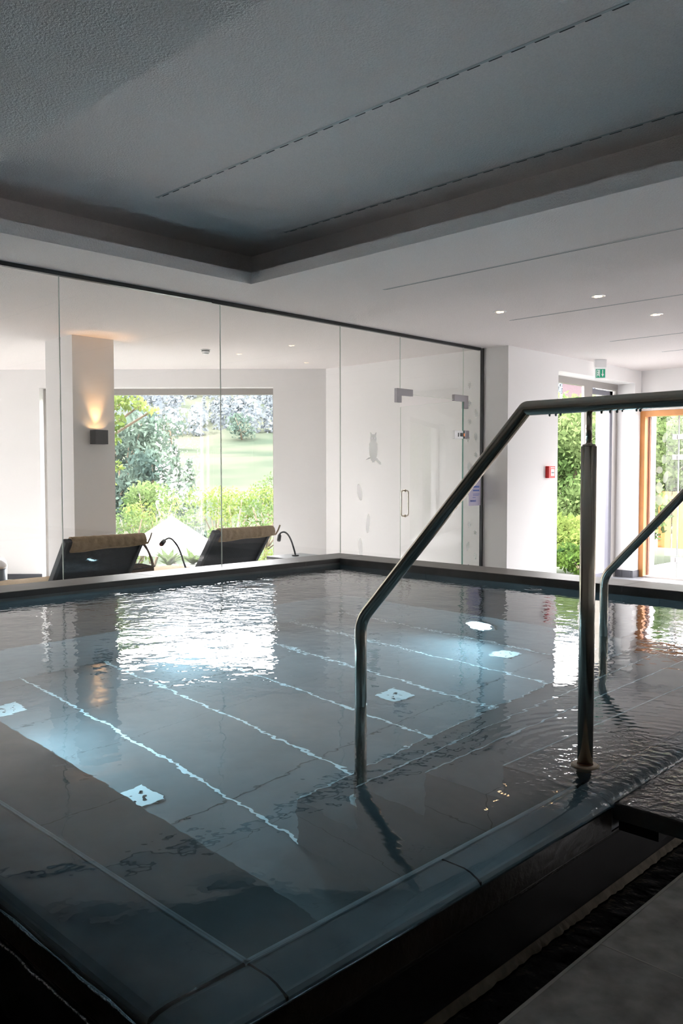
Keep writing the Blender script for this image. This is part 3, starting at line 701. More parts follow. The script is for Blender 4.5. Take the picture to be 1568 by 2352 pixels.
# handle: a loop either side of the leaf near its free edge
def handle(o_, sgn):
    c = lo + la*0.985
    bm = B()
    z0, z1 = 0.835, 1.145; d = 0.055*sgn
    P = lambda k, z: c + ln*k + Vector((0, 0, z))
    mitre_tube(bm, (P(0.004*sgn, z0), P(d, z0), P(d, z1), P(0.004*sgn, z1)), 0.0095, n=14, bend=0.03)
    for z in (z0, z1): cyl(bm, P(0.002*sgn, z), P(0.012*sgn, z), 0.017, n=18)
    return link('pull_handle', bm, steel, gd)
handle(gd, -1); handle(gd, 1)

# ------------------------------------------------------------------ ceiling fittings
def air_slot(x0, x1, y, z, label, dashes=True):
    t = empty('ceiling_slot', ((x0+x1)/2, y, z), label, 'air slot', 'linear air slots in the ceiling')
    bm = B(); box(bm, x0, x1, y-0.013, y+0.004, z-0.0015, z-0.0005); box(bm, x0, x0+0.012, y-0.016, y+0.012, z-0.002, z-0.0006)
    link('slot_profile', bm, mat('slot_profile_grey', (0.40, 0.43, 0.44) if dashes else (0.3, 0.3, 0.3), 0.5), t)
    if dashes:
        x = x0+0.05
        while x < x1:
            bm = B(); box(bm, x, min(x+0.068, x1), y+0.004, y+0.011, z-0.002, z-0.0004); x += 0.115
            link('slot_opening', bm, mat('slot_black', (0.015, 0.016, 0.017), 0.8), t)
    else:
        bm = B(); box(bm, x0+0.02, x1, y+0.004, y+0.010, z-0.002, z-0.0004); link('slot_opening', bm, mat('slot_dark_grey', (0.10, 0.10, 0.10), 0.8), t)
air_slot(-4.753, 1.4, 3.117, ZU, 'longest dashed air slot across the raised ceiling field, the upper one')
air_slot(-4.753, 1.4, 4.228, ZU, 'dashed air slot beside the edge of the raised ceiling field')
air_slot(-4.411, 2.3, 4.950, ZC, 'thin grey air slot in the lower ceiling, nearest to the raised field', False)
air_slot(-4.446, 2.3, 6.765, ZC, 'thin air slot running between the recessed ceiling lights', False)
air_slot(-4.374, 2.3, 8.600, ZC, 'faint thin air slot beyond the recessed ceiling lights', False)
air_slot(-4.308, 2.3, 9.765, ZC, 'faintest air slot, near the exit sign end of the ceiling', False)
warm = mat('warm_led', (1, 0.9, 0.75), 0.4, emit=(1, 0.66, 0.36), es=4)
def downlight(x, y, label):
    t = empty('downlight', (x, y, ZC), label, 'ceiling light', 'recessed ceiling lights')
    bm = B(); n = 32
    A = [bm.verts.new((x+0.064*math.cos(2*math.pi*i/n), y+0.064*math.sin(2*math.pi*i/n), ZC-0.0005)) for i in range(n)]
    C_ = [bm.verts.new((x+0.050*math.cos(2*math.pi*i/n), y+0.050*math.sin(2*math.pi*i/n), ZC-0.005)) for i in range(n)]
    D = [bm.verts.new((x+0.040*math.cos(2*math.pi*i/n), y+0.040*math.sin(2*math.pi*i/n), ZC-0.003)) for i in range(n)]
    for i in range(n):
        bm.faces.new((A[i], A[(i+1) % n], C_[(i+1) % n], C_[i])); bm.faces.new((C_[i], C_[(i+1) % n], D[(i+1) % n], D[i]))
    bm.faces.new(D)
    link('bezel', bm, mat('downlight_ring', (0.75, 0.75, 0.75), 0.35, 0.3), t, smooth=False)
    bm = B()
    for k in range(3): cyl(bm, (x+0.02*math.cos(k*2.1+.5), y+0.02*math.sin(k*2.1+.5), ZC-0.0045), (x+0.02*math.cos(k*2.1+.5), y+0.02*math.sin(k*2.1+.5), ZC-0.0062), 0.0145, n=16)
    link('led', bm, warm, t)
    l = bpy.data.lights.new('downlight_glow', 'SPOT'); l.energy = 6; l.spot_size = 1.3; l.spot_blend = 0.6; l.color = (1, 0.8, 0.6); l.shadow_soft_size = 0.03
    lo_ = bpy.data.objects.new('downlight_glow', l); COL.objects.link(lo_); lo_.location = (x, y, ZC-0.02); lo_.parent = t; lo_.matrix_parent_inverse = t.matrix_basis.inverted()
downlight(-4.278, 6.343, 'leftmost of the three recessed round ceiling lights')
downlight(-3.341, 6.347, 'recessed round ceiling light nearest the camera, upper of three')
downlight(-3.345, 7.443, 'rightmost recessed round ceiling light, below the long thin slot')
sd = empty('smoke_detector', (-7.974, 5.859, ZC), 'small round white smoke detector on the lounge ceiling', 'smoke detector')
bm = B(); cyl(bm, (-7.974, 5.859, ZC-0.012), (-7.974, 5.859, ZC), 0.055, n=28); link('base', bm, white_pl, sd)
bm = B(); cyl(bm, (-7.974, 5.859, ZC-0.045), (-7.974, 5.859, ZC-0.020), 0.038, 0.05, n=28); cyl(bm, (-7.974, 5.859, ZC-0.055), (-7.974, 5.859, ZC-0.045), 0.025, 0.038, n=28); link('sensor_head', bm, white_pl, sd)
bm = B(); cyl(bm, (-7.974, 5.859, ZC-0.020), (-7.974, 5.859, ZC-0.012), 0.046, n=28); link('vent_ring', bm, darkmetal, sd)

# exit sign
ex = empty('exit_sign', (-5.154, 9.88, ZC), 'green and white running man exit sign hanging from the ceiling', 'exit sign')
ea = Vector((0.77, 0.638, 0)); en = Vector((0.638, -0.77, 0)); eo = Vector((-5.154, 9.88, 0))
ea = Vector((0.75, 0.66, 0)).normalized(); en = Vector((ea.y, -ea.x, 0))
bm = B(); obox(bm, eo, ea, en, wz, (-0.075, 0.075), (-0.03, 0.03), (ZC-0.10, ZC)); link('housing', bm, white_pl, ex, bevel=0.004)
bm = B(); obox(bm, eo, ea, en, wz, (-0.068, 0.072), (-0.006, 0.006), (ZC-0.245, ZC-0.10)); pn = link('sign_panel', bm, mat('sign_white', (0.9, 0.9, 0.9), 0.4, emit=(1, 1, 1), es=0.02), ex)
bm = B(); obox(bm, eo, ea, en, wz, (-0.055, 0.062), (0.0062, 0.007), (ZC-0.228, ZC-0.118)); link('green_field', bm, mat('sign_green', (0.02, 0.36, 0.20), 0.4, emit=(0.02, 0.45, 0.25), es=0.02), pn)
sgw = mat('sign_white', (1, 1, 1))
bm = B()
def sp(pts):
    bm.faces.new([bm.verts.new(eo + ea*a + en*0.0076 + wz*(ZC-0.173+b)) for a, b in pts])
sp([(-0.045, 0.045), (-0.008, 0.045), (-0.008, 0.038), (-0.038, 0.038), (-0.038, -0.045), (-0.045, -0.045)])   # door frame
sp([(-0.010, 0.045), (-0.004, 0.045), (-0.004, -0.045), (-0.010, -0.045)])
sp(ell(0.007, 0.007, 12, -0.020, 0.030))                                                                        # head
sp([(-0.027, 0.020), (-0.015, 0.022), (-0.014, 0.0), (-0.025, -0.004)]); sp([(-0.025, -0.003), (-0.017, -0.001), (-0.012, -0.020), (-0.018, -0.036), (-0.024, -0.034), (-0.020, -0.020)])
sp([(-0.027, -0.003), (-0.020, -0.004), (-0.028, -0.022), (-0.036, -0.026), (-0.036, -0.020)]); sp([(-0.016, 0.018), (-0.012, 0.020), (-0.004, 0.006), (-0.008, 0.004)]); sp([(-0.026, 0.020), (-0.023, 0.014), (-0.035, 0.004), (-0.037, 0.008)])
sp([(0.026, 0.045), (0.036, 0.045), (0.036, -0.010), (0.026, -0.010)]); sp([(0.014, -0.008), (0.048, -0.008), (0.031, -0.045)])   # arrow
link('running_man_and_arrow', bm, sgw, pn)

# fire alarm
fx = -5.315
fa = empty('fire_alarm_box', (fx, 8.95, 1.30), 'red manual fire alarm box on the white wall', 'fire alarm')
bm = B(); box(bm, fx, fx+0.05, 8.868, 9.008, 1.298, 1.440); link('case', bm, red_pl, fa, bevel=0.004)
bm = B(); box(bm, fx+0.0505, fx+0.052, 8.912, 8.990, 1.322, 1.405); dv = link('window_plate', bm, white_pl, fa)
bm = B(); cyl(bm, (fx+0.052, 8.951, 1.362), (fx+0.0535, 8.951, 1.362), 0.009, n=16)
for s in (-1, 1):
    bm.faces.new([bm.verts.new((fx+0.0528, 8.951+s*a, 1.362+b)) for a, b in ((0.012, 0.0), (0.024, 0.010), (0.024, 0.003), (0.032, 0.003), (0.032, -0.003), (0.024, -0.003), (0.024, -0.010))])
link('press_button_mark', bm, mat('print_black', (0.02, 0.02, 0.02), 0.6), dv)
bm = B()
for y in (8.905, 8.924, 8.943, 8.962, 8.981):
    box(bm, fx+0.0505, fx+0.0512, y, y+0.012, 1.414, 1.428)
link('lettering', bm, white_pl, fa)

# ------------------------------------------------------------------ wall lamp on the pillar
sx = -8.097
wl = empty('wall_lamp', (sx, 4.5175, 1.66), 'dark grey cube wall lamp with warm upward glow on the pillar', 'wall lamp')
bm = B()
y0, y1, z0, z1, d_ = 4.445, 4.590, 1.664, 1.812, 0.127
for (a, b, c, d, e, f) in ((sx+0.012, sx+d_, y0, y0+0.004, z0, z1), (sx+0.012, sx+d_, y1-0.004, y1, z0, z1), (sx+d_-0.004, sx+d_, y0+0.004, y1-0.004, z0, z1), (sx+0.012, sx+0.018, y0+0.004, y1-0.004, z0, z1), (sx+0.018, sx+d_-0.004, y0+0.004, y1-0.004, z0, z0+0.06)):
    box(bm, a, b, c, d, e, f)
link('housing', bm, mat('lamp_grey', (0.075, 0.075, 0.075), 0.6, 0.2), wl)
bm = B(); box(bm, sx, sx+0.012, y0+0.02, y1-0.02, z0+0.02, z1-0.02); link('wall_plate', bm, darkmetal, wl)
bm = B(); cyl(bm, (sx+0.068, 4.5175, z0+0.08), (sx+0.068, 4.5175, z0+0.09), 0.028, n=20); link('bulb', bm, mat('warm_bulb', (1, 0.8, 0.5), 0.4, emit=(1, 0.58, 0.25), es=10), wl)
l = bpy.data.lights.new('wall_lamp_glow', 'SPOT'); l.energy = 3.2; l.spot_size = 1.0; l.spot_blend = 0.9; l.color = (1, 0.52, 0.20); l.shadow_soft_size = 0.015
lo_ = bpy.data.objects.new('wall_lamp_glow', l); COL.objects.link(lo_); lo_.location = (sx+0.06, 4.5175, z1-0.03); lo_.rotation_euler = (math.pi, 0, 0); lo_.parent = wl; lo_.matrix_parent_inverse = wl.matrix_basis.inverted()

# ------------------------------------------------------------------ loungers
def lounger(yc, w, label, shift):
    L = empty('sun_lounger', (-7.5, yc, FL), label, 'sun lounger', 'dark woven loungers facing the window')
    hx, hz = -7.10, 0.225; tx, tz = -6.68, 0.782          # hinge and head end
    dv = Vector((tx-hx, 0, tz-hz)).normalized(); nv = Vector((-dv.z, 0, dv.x)); Ln = math.hypot(tx-hx, tz-hz)
    nb = Vector((dv.z, 0, -dv.x))                        # points to the back of the backrest
    h = Vector((hx, yc, hz)); yv = Vector((0, 1, 0)); hw = w/2
    bm = B(); obox(bm, h, dv, yv, nb, (0, Ln), (-hw+0.035, hw-0.035), (0.0, 0.030)); link('backrest', bm, wicker, L)
    bm = B(); obox(bm, h, dv, yv, nb, (-0.02, Ln+0.012), (-hw, -hw+0.035), (-0.015, 0.05)); obox(bm, h, dv, yv, nb, (-0.02, Ln+0.012), (hw-0.035, hw), (-0.015, 0.05)); obox(bm, h, dv, yv, nb, (Ln-0.02, Ln+0.012), (-hw+0.035, hw-0.035), (-0.015, 0.04))
    link('back_frame', bm, mat('weave_frame', (0.055, 0.065, 0.075), 0.6, bump=0.4, bscale=150, bdist=0.003), L, bevel=0.006)
    bm = B(); box(bm, hx-1.35, hx, yc-hw, yc+hw, hz-0.09, hz); link('seat_base', bm, wicker, L, bevel=0.01)
    for sx_ in (hx-1.30, hx-0.05):
        for sy in (yc-hw+0.04, yc+hw-0.04):
            bm = B(); box(bm, sx_-0.025, sx_+0.025, sy-0.025, sy+0.025, FL, hz-0.09); link('leg', bm, darkmetal, L)
    bm = B(); obox(bm, (hx+0.0, yc, hz), Vector((0.35, 0, -0.9)).normalized(), yv, Vector((0.9, 0, 0.35)).normalized(), (0, 0.30), (-hw+0.06, -hw+0.09), (0, 0.02)); obox(bm, (hx+0.0, yc, hz), Vector((0.35, 0, -0.9)).normalized(), yv, Vector((0.9, 0, 0.35)).normalized(), (0, 0.30), (hw-0.09, hw-0.06), (0, 0.02)); link('support_strut', bm, darkmetal, L)
    # quilted pad folded over the head end
    P = Vector((hx, yc, hz))
    prof = []   # (along, out) profile, thick pad over the top
    bm = B(); nY = 56
    path = [(0.0, -0.035), (0.2, -0.037), (0.4, -0.037), (Ln-0.05, -0.04), (Ln+0.010, -0.035), (Ln+0.034, 0.0), (Ln+0.030, 0.035), (Ln+0.010, 0.066), (Ln-0.015, 0.074), (Ln-0.035, 0.076), (Ln-0.045, 0.070)]
    path2 = [(0.0, -0.015), (0.2, -0.017), (0.4, -0.017), (Ln-0.05, -0.018), (Ln+0.004, -0.016), (Ln+0.017, 0.004), (Ln+0.014, 0.034), (Ln-0.002, 0.050), (Ln-0.02, 0.056), (Ln-0.034, 0.058), (Ln-0.044, 0.062)]
    ring = path + path2[::-1]
    g = []
    for j in range(nY+1):
        t_ = j/nY; y = (-hw+0.055 + shift) + (w-0.06)*t_
        edge = min(t_, 1-t_)*nY
        puff = 0.006*math.sin(t_*math.pi*17 + 0.6*math.sin(t_*9)) if 2 < edge else -0.002
        pinch = 1.0
        row = []
        for i, (a, o_) in enumerate(ring):
            k = 1 if i < len(path) else -0.2
            sk = 0.035*(0.5-t_)*(1 if i in (9, 10, 11, 12) else 0) + 0.006*math.sin(t_*11)*(1 if i in (8, 9, 10, 11, 12, 13) else 0)
            yy = y - (0.03 if i in (9, 10, 11) else 0)*(0.4-t_)
            q = P + dv*(a + puff*0.4*k - sk) + nb*(o_ + puff*k*0.8) + yv*yy
            row.append(bm.verts.new(q))
        g.append(row)
    n = len(ring)
    for j in range(nY):
        for i in range(n):
            f = bm.faces.new((g[j][i], g[j][(i+1) % n], g[j+1][(i+1) % n], g[j+1][i])); f.smooth = True
    bm.faces.new(g[0][::-1]); bm.faces.new(g[-1])
    pad = link('pad', bm, tan, L)
    bm = B()
    def pt(t_, off=0.0): 
        y = (-hw+0.055 + shift) + (w-0.06)*t_; sk = 0.035*(0.5-t_) + 0.006*math.sin(t_*11)
        return P + dv*(Ln-0.050-sk+off) + nb*0.070 + yv*(y-0.03*(0.4-t_))
    tube(bm, [pt(i/24) for i in range(25)], 0.009, 8)
    tube(bm, [pt(0) , pt(0, 0.06)+nb*0.003, pt(0, 0.12)-nb*0.005], 0.008, 8); tube(bm, [pt(1) , pt(1, 0.06)+nb*0.003, pt(1, 0.12)-nb*0.005], 0.008, 8)
    link('piping', bm, tan, pad)
    bm = B(); box(bm, hx-1.33, hx, yc-hw+0.03, yc+hw-0.03, hz+0.001, hz+0.045); link('seat_pad', bm, tan, L, bevel=0.015)
    return L
lounger(3.800, 0.78, 'dark woven lounger with folded tan pad in front of the pillar', 0.01)
lounger(5.345, 0.75, 'dark woven lounger with a tan pad, right one, behind the tall glass joint', 0.025)

# ------------------------------------------------------------------ reading lamps, table, bag, bin
def gooseneck(pts, base, label):
    t = empty('reading_lamp', base, label, 'reading lamp', 'gooseneck reading lamps')
    bm = B(); sm = []
    P = [Vector(p) for p in pts]
    for i in range(len(P)-1):
        p0 = P[max(i-1, 0)]; p1 = P[i]; p2 = P[i+1]; p3 = P[min(i+2, len(P)-1)]
        for k in range(8):
            u = k/8; sm.append(0.5*((2*p1) + (-p0+p2)*u + (2*p0-5*p1+4*p2-p3)*u*u + (-p0+3*p1-3*p2+p3)*u**3))
    sm.append(P[-1]); tube(bm, sm, 0.0095, 10); link('gooseneck', bm, darkmetal, t)
    bm = B(); cyl(bm, Vector(base), Vector(base)+Vector((0, 0, 0.012)), 0.04, n=24); link('lamp_base', bm, darkmetal, t)
    a = P[-1]; d = (P[-1]-P[-2]).normalized()
    return t, a
t1, a1 = gooseneck(((-6.95, 4.855, 0.362), (-6.95, 4.835, 0.43), (-6.95, 4.765, 0.61), (-6.95, 4.70, 0.695), (-6.95, 4.655, 0.722), (-6.95, 4.61, 0.712), (-6.95, 4.585, 0.694)), (-6.95, 4.855, 0.35), 'gooseneck reading lamp between the two loungers')
bm = B(); d = Vector((0.05, -0.085, -0.045)).normalized(); a = Vector((-6.95, 4.600, 0.706)); tube(bm, (a, a+d*0.018, a+d*0.02, a+d*0.075, a+d*0.09), [0.014, 0.016, 0.024, 0.024, 0.020], 18); hd = link('lamp_head', bm, darkmetal, t1)
bm = B(); cyl(bm, a+d*0.0905, a+d*0.093, 0.018, n=18); link('lens_ring', bm, mat('lens_dark_red', (0.12, 0.05, 0.05), 0.4), hd)
t2, a2 = gooseneck(((-7.0, 6.361, 0.437), (-7.0, 6.345, 0.49), (-7.0, 6.30, 0.60), (-7.0, 6.25, 0.672), (-7.0, 6.195, 0.703), (-7.0, 6.145, 0.697), (-7.0, 6.125, 0.675)), (-7.0, 6.362, 0.425), 'gooseneck reading lamp on the side table at the right lounger')
bm = B(); d = Vector((0.02, -0.03, -0.07)).normalized(); a = Vector((-7.0, 6.128, 0.685)); tube(bm, (a, a+d*0.015, a+d*0.017, a+d*0.075, a+d*0.085), [0.013, 0.015, 0.022, 0.022, 0.018], 18); link('lamp_head', bm, darkmetal, t2)
def side_table(x0, x1, y0, y1, zt, label):
    t = empty('side_table', ((x0+x1)/2, (y0+y1)/2, FL), label, 'side table', 'low side tables by the loungers')
    bm = B(); box(bm, x0, x1, y0, y1, zt-0.03, zt); link('table_top', bm, mat('table_grey', (0.22, 0.24, 0.26), 0.35), t, bevel=0.004)
    bm = B(); box(bm, x0+0.005, x1-0.005, y0+0.005, y1-0.005, zt-0.11, zt-0.03); link('apron', bm, white_pl, t)
    for x in (x0+0.02, x1-0.05):
        for y in (y0+0.02, y1-0.05):
            bm = B(); box(bm, x, x+0.03, y, y+0.03, FL, zt-0.11); link('leg', bm, white_pl, t)
side_table(-7.22, -6.80, 6.12, 6.64, 0.425, 'low table with grey top right of the second lounger')
side_table(-7.10, -6.82, 4.50, 4.90, 0.35, 'small low table between the two loungers, under the reading lamp')
# tote bag
bg_ = empty('tote_bag', (-7.75, 4.73, FL), 'grey-brown felt bag with two upright loop handles beside the left lounger', 'bag')
bm = B(); n = 36; rows = []
bx, by = -7.72, 4.725
for zz, sx_, sy_ in ((FL, 0.13, 0.17), (0.1, 0.145, 0.20), (0.30, 0.15, 0.205), (0.372, 0.15, 0.21)):
    rows.append([bm.verts.new((bx + sx_*math.copysign(abs(math.cos(a))**0.7, math.cos(a)), by + sy_*math.copysign(abs(math.sin(a))**0.7, math.sin(a)), zz + 0.008*math.sin(a*3)*(zz > 0.25))) for a in [2*math.pi*i/n for i in range(n)]])
for A, B_ in zip(rows, rows[1:]):
    for i in range(n): f = bm.faces.new((A[i], A[(i+1) % n], B_[(i+1) % n], B_[i])); f.smooth = True
bm.faces.new(rows[0][::-1])
o = link('bag_body', bm, felt, bg_); so = o.modifiers.new('thick', 'SOLIDIFY'); so.thickness = 0.012
bm = B(); tube(bm, [(bx + 0.152*math.copysign(abs(math.cos(a))**0.7, math.cos(a)), by + 0.212*math.copysign(abs(math.sin(a))**0.7, math.sin(a)), 0.375 + 0.008*math.sin(a*3)) for a in [2*math.pi*i/n for i in range(n+1)]], 0.009, 8); link('rim_band', bm, mat('dark_felt', (0.07, 0.07, 0.075), 0.9), bg_)
def bag_handle(x, ya, yb, yt, zt):
    bm = B(); pts = []
    for i in range(21):
        u = i/20; y = ya*(1-u)+yb*u; z = 0.34 + (zt-0.34)*math.sin(math.pi*u)**0.75
        pts.append((x, y + (yt-(ya+yb)/2)*math.sin(math.pi*u)**2, z))
    tube(bm, pts, 0.011, 8); link('handle', bm, felt, bg_)
bag_handle(-7.58, 4.585, 4.87, 4.66, 0.71); bag_handle(-7.85, 4.66, 5.05, 4.76, 0.69)
# bin
bn = empty('waste_bin', (-8.55, 3.56, FL), 'dark round bin with a shiny domed top at the left frame edge', 'bin')
bm = B(); cyl(bm, (-8.55, 3.56, FL), (-8.55, 3.56, 0.39), 0.165, n=36); link('body', bm, mat('bin_grey', (0.10, 0.12, 0.15), 0.4, 0.3), bn)
bm = B()
tube(bm, [(-8.55, 3.56, z) for z in (0.39, 0.41, 0.46, 0.49, 0.505)], [0.168, 0.17, 0.16, 0.13, 0.06], 36); link('domed_lid', bm, chrome, bn)

# ------------------------------------------------------------------ outdoors
def terrain_z(r):
    pts = [(9, -0.28), (13, -0.30), (22, -1.2), (45, -3.2), (75, -3.5), (120, -1.0), (180, 5.0), (250, 13.5), (330, 36), (460, 80), (520, 95)]
    for (a, za), (b, zb) in zip(pts, pts[1:]):
        if r <= b: 
            t_ = (r-a)/(b-a); return za+(zb-za)*t_
    return pts[-1][1]
bm = B(); rs = [9, 11, 13, 16, 20, 26, 34, 45, 60, 75, 95, 120, 145, 170, 200, 225, 250, 290, 330, 380, 430, 520]
azs = [math.radians(a) for a in range(55, 216, 4)]
g = []
for r in rs:
    row = []
    for a in azs:
        z = terrain_z(r) + (noise.noise(Vector((r*math.cos(a)*0.015, r*math.sin(a)*0.015, 0)))*r*0.02 if r > 40 else 0)
        row.append(bm.verts.new((r*math.cos(a), r*math.sin(a), z)))
    g.append(row)
for i in range(len(rs)-1):
    for j in range(len(azs)-1):
        f = bm.faces.new((g[i][j], g[i+1][j], g[i+1][j+1], g[i][j+1])); f.smooth = True
tr = link('meadow', bm, grass_m); tag(tr, 'sunlit grassy meadow rising behind the garden up to the forest', 'meadow')

def leaves(bm, c, rad, n, size, rng, shell=0.55):
    c = Vector(c)
    for _ in range(n):
        d = Vector((rng.gauss(0, 1), rng.gauss(0, 1), rng.gauss(0, 1))).normalized()
        k = shell + (1-shell)*rng.random()
        p = c + Vector((d.x*rad[0], d.y*rad[1], d.z*rad[2]))*k
        a = Vector((rng.gauss(0, 1), rng.gauss(0, 1), rng.gauss(0, 0.7))).normalized(); b = a.orthogonal().normalized()
        b = (b*math.cos(rng.random()*6.28) + a.cross(b)*math.sin(rng.random()*6.28)); s = size*rng.uniform(0.6, 1.3)
        cc = a.cross(b)
        f = bm.faces.new([bm.verts.new(p + b*s), bm.verts.new(p + a.cross(b)*s*0.45), bm.verts.new(p - b*s), bm.verts.new(p - cc*s*0.45)])
def tree(name, base, balls, n, size, m, label, cat='tree', group=None, trunk=0.1, seed=1):
    rng = random.Random(seed)
    t = empty(name, base, label, cat, group)
    bm = B()
    for (c, r) in balls: leaves(bm, c, r, int(n*r[0]*r[2]), size, rng)
    link('foliage', bm, m, t)
    bm = B()
    b0 = Vector(base)
    top = max(balls, key=lambda q: q[0][2])[0]
    tube(bm, (b0, b0.lerp(Vector(top), 0.5) + Vector((trunk, 0, 0)), Vector(top)), [trunk, trunk*0.7, trunk*0.3], 8)
    for (c, r) in balls[:6]: tube(bm, (b0.lerp(Vector(top), 0.35), Vector(c)), [trunk*0.5, trunk*0.15], 6)
    link('trunk', bm, bark, t)
    return t
R = random.Random(21)
# near tree with bright hanging branches, upper left of the window
tree('garden_tree', (-17.5, 8.0, -0.8), [((-13.95, 8.0, 2.78), (0.55, 0.5, 0.30)), ((-13.75, 8.25, 2.70), (0.38, 0.36, 0.20)), ((-13.6, 8.50, 2.62), (0.26, 0.24, 0.12)), ((-13.5, 8.68, 2.52), (0.16, 0.16, 0.08)), ((-13.85, 8.12, 2.30), (0.22, 0.20, 0.18)), ((-13.85, 8.10, 1.98), (0.16, 0.15, 0.12)),
    ((-13.85, 8.13, 1.50), (0.15, 0.14, 0.12)), ((-13.85, 8.05, 1.20), (0.10, 0.10, 0.07)), ((-15.5, 7.4, 3.4), (1.6, 1.5, 0.9)), ((-17, 7.6, 4.2), (2.2, 2.2, 1.4))], 2100, 0.052, leaf_yellow, 'bright yellow-green tree whose branches hang into the upper left of the window', trunk=0.12, seed=2)
# round trees in the middle distance
def roundtree(c, r, label, m=leaf_blue, gz=None, seed=3, n=90, size=0.26, grp='round trees in the valley'):
    rr = random.Random(seed); balls = [(c, (r*0.75, r*0.75, r*0.8))]
    for i in range(9):
        a = rr.random()*6.28; e = rr.uniform(-0.7, 0.9)
        balls.append(((c[0]+math.cos(a)*math.cos(e)*r*0.6, c[1]+math.sin(a)*math.cos(e)*r*0.6, c[2]+math.sin(e)*r*0.65), (r*0.42, r*0.42, r*0.4)))
    d = math.hypot(c[0], c[1])
    return tree('round_tree', (c[0], c[1], terrain_z(d)-0.3), balls, n, size, m, label, 'tree', grp, trunk=0.06*r, seed=seed)
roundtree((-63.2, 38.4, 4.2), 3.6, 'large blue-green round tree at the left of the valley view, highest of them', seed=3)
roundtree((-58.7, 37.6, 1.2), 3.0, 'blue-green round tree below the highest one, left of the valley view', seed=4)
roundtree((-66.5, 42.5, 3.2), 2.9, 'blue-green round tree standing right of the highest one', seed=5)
roundtree((-38.0, 24.3, -0.3), 1.7, 'darker green tree behind the garden shrubs, left of the white parasol', seed=6, n=260, size=0.13, m=leaf_mid)
roundtree((-60.5, 34.5, -0.2), 3.0, 'low blue-green tree at the window edge by the pillar', seed=7)
def conifer(x, y, zt, h, label, seed):
    rng = random.Random(seed); t = empty('spruce', (x, y, zt-h), label, 'tree', 'slim spruces in the valley')
    bm = B()
    for k in range(11):
        u = k/10; z = zt-h*0.92*(u); leaves(bm, (x, y, z), (0.25+u*h*0.2, 0.25+u*h*0.2, h*0.06), int(60+260*u), 0.2, rng, 0.3)
    link('foliage', bm, leaf_blue, t); bm = B(); cyl(bm, (x, y, zt-h), (x, y, zt), 0.14, 0.03, n=8); link('trunk', bm, bark, t)
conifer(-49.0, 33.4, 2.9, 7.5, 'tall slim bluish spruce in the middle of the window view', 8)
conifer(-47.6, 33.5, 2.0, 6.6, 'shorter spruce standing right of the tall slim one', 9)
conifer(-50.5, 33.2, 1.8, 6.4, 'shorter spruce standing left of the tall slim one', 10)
# garden shrubs below
shr = [((-18.85, 11.34, -0.1), 0.75, leaf_mid, 'shrub at the left bottom of the window, beside the pillar'), ((-20.3, 13.0, 0.15), 0.75, leaf_yellow, 'yellow-green shrub left of the white parasol'),
       ((-22.6, 15.4, 0.25), 0.95, leaf_mid, 'pale green shrub directly above the white parasol'), ((-20.0, 15.0, 0.45), 0.80, leaf_yellow, 'yellow-green shrub right of the parasol, left of the glass joint'),
       ((-17.4, 13.5, 0.55), 0.75, leaf_yellow, 'bushy yellow-green fruit tree behind the tall glass joint'), ((-18.4, 15.35, 0.55), 0.80, leaf_yellow, 'yellow-green bush above the right lounger'),
       ((-15.2, 13.05, 0.25), 0.62, leaf_mid, 'green bush at the right bottom edge of the window'), ((-14.3, 11.0, 0.05), 0.5, leaf_mid, 'low green bush just left of the right lounger'),
       ((-21.5, 18.6, 0.9), 0.8, leaf_mid, 'darker green bush at the right window edge'), ((-15.9, 9.7, -0.35), 0.42, leaf_yellow, 'small bright bush behind the bag handles')]
for i, (c, r, m, lab) in enumerate(shr):
    rr = random.Random(40+i); balls = [(c, (r*0.8, r*0.8, r*0.7))]
    for k in range(7):
        a = rr.random()*6.28; balls.append(((c[0]+math.cos(a)*r*0.75, c[1]+math.sin(a)*r*0.75, c[2]+rr.uniform(-0.6, 0.55)*r), (r*0.42, r*0.42, r*0.36)))
    tree('garden_shrub', (c[0], c[1], terrain_z(math.hypot(c[0], c[1]))-0.05), balls, 900, 0.048, m, lab, 'shrub', 'garden shrubs below the window', trunk=0.05, seed=60+i)
tree('ground_shrub', (-11.0, 9.35, -0.3), [((-11.0, 9.35, -0.05), (0.30, 0.30, 0.16)), ((-10.8, 9.15, -0.12), (0.2, 0.2, 0.12))], 9000, 0.02, leaf_yellow, 'vivid yellow-green ground shrub right of the second lounger', 'shrub', trunk=0.01, seed=31)
# forest on the hillside
RF = random.Random(77)
fv, ff = [], []
for i in range(2300):
    r = 236 + 215*RF.random()**0.9; a = math.radians(RF.uniform(103, 168)); z = terrain_z(r); rad = RF.uniform(1.6, 3.8); h = RF.uniform(1.3, 3.4)
    x, y = r*math.cos(a), r*math.sin(a); con = h > 2.2
    for k in range(130):
        u = RF.random(); an = RF.random()*6.283; w_ = rad*(1-u)*0.95 if con else rad*math.sqrt(max(0.02, 1-(2*u-1)**2))
        w_ *= 0.6 + 0.4*RF.random(); c = Vector((x+w_*math.cos(an), y+w_*math.sin(an), z+u*rad*h*1.5)); sz = rad*(0.20 if not con else 0.17)*(0.5+RF.random())
        n_ = Vector((math.cos(an)+RF.gauss(0, .4), math.sin(an)+RF.gauss(0, .4), 0.5+RF.gauss(0, .4))).normalized(); t_ = n_.orthogonal().normalized(); b_ = n_.cross(t_)
        an2 = RF.random()*6.28; t_, b_ = t_*math.cos(an2)+b_*math.sin(an2), b_*math.cos(an2)-t_*math.sin(an2)
        o_ = len(fv); fv += [c+t_*sz, c+b_*sz*0.8, c-t_*sz, c-b_*sz*0.8]; ff.append((o_, o_+1, o_+2, o_+3))
me = bpy.data.meshes.new('hill_forest'); me.from_pydata(fv, [], ff); me.update()
bm = B(); bm.from_mesh(me)
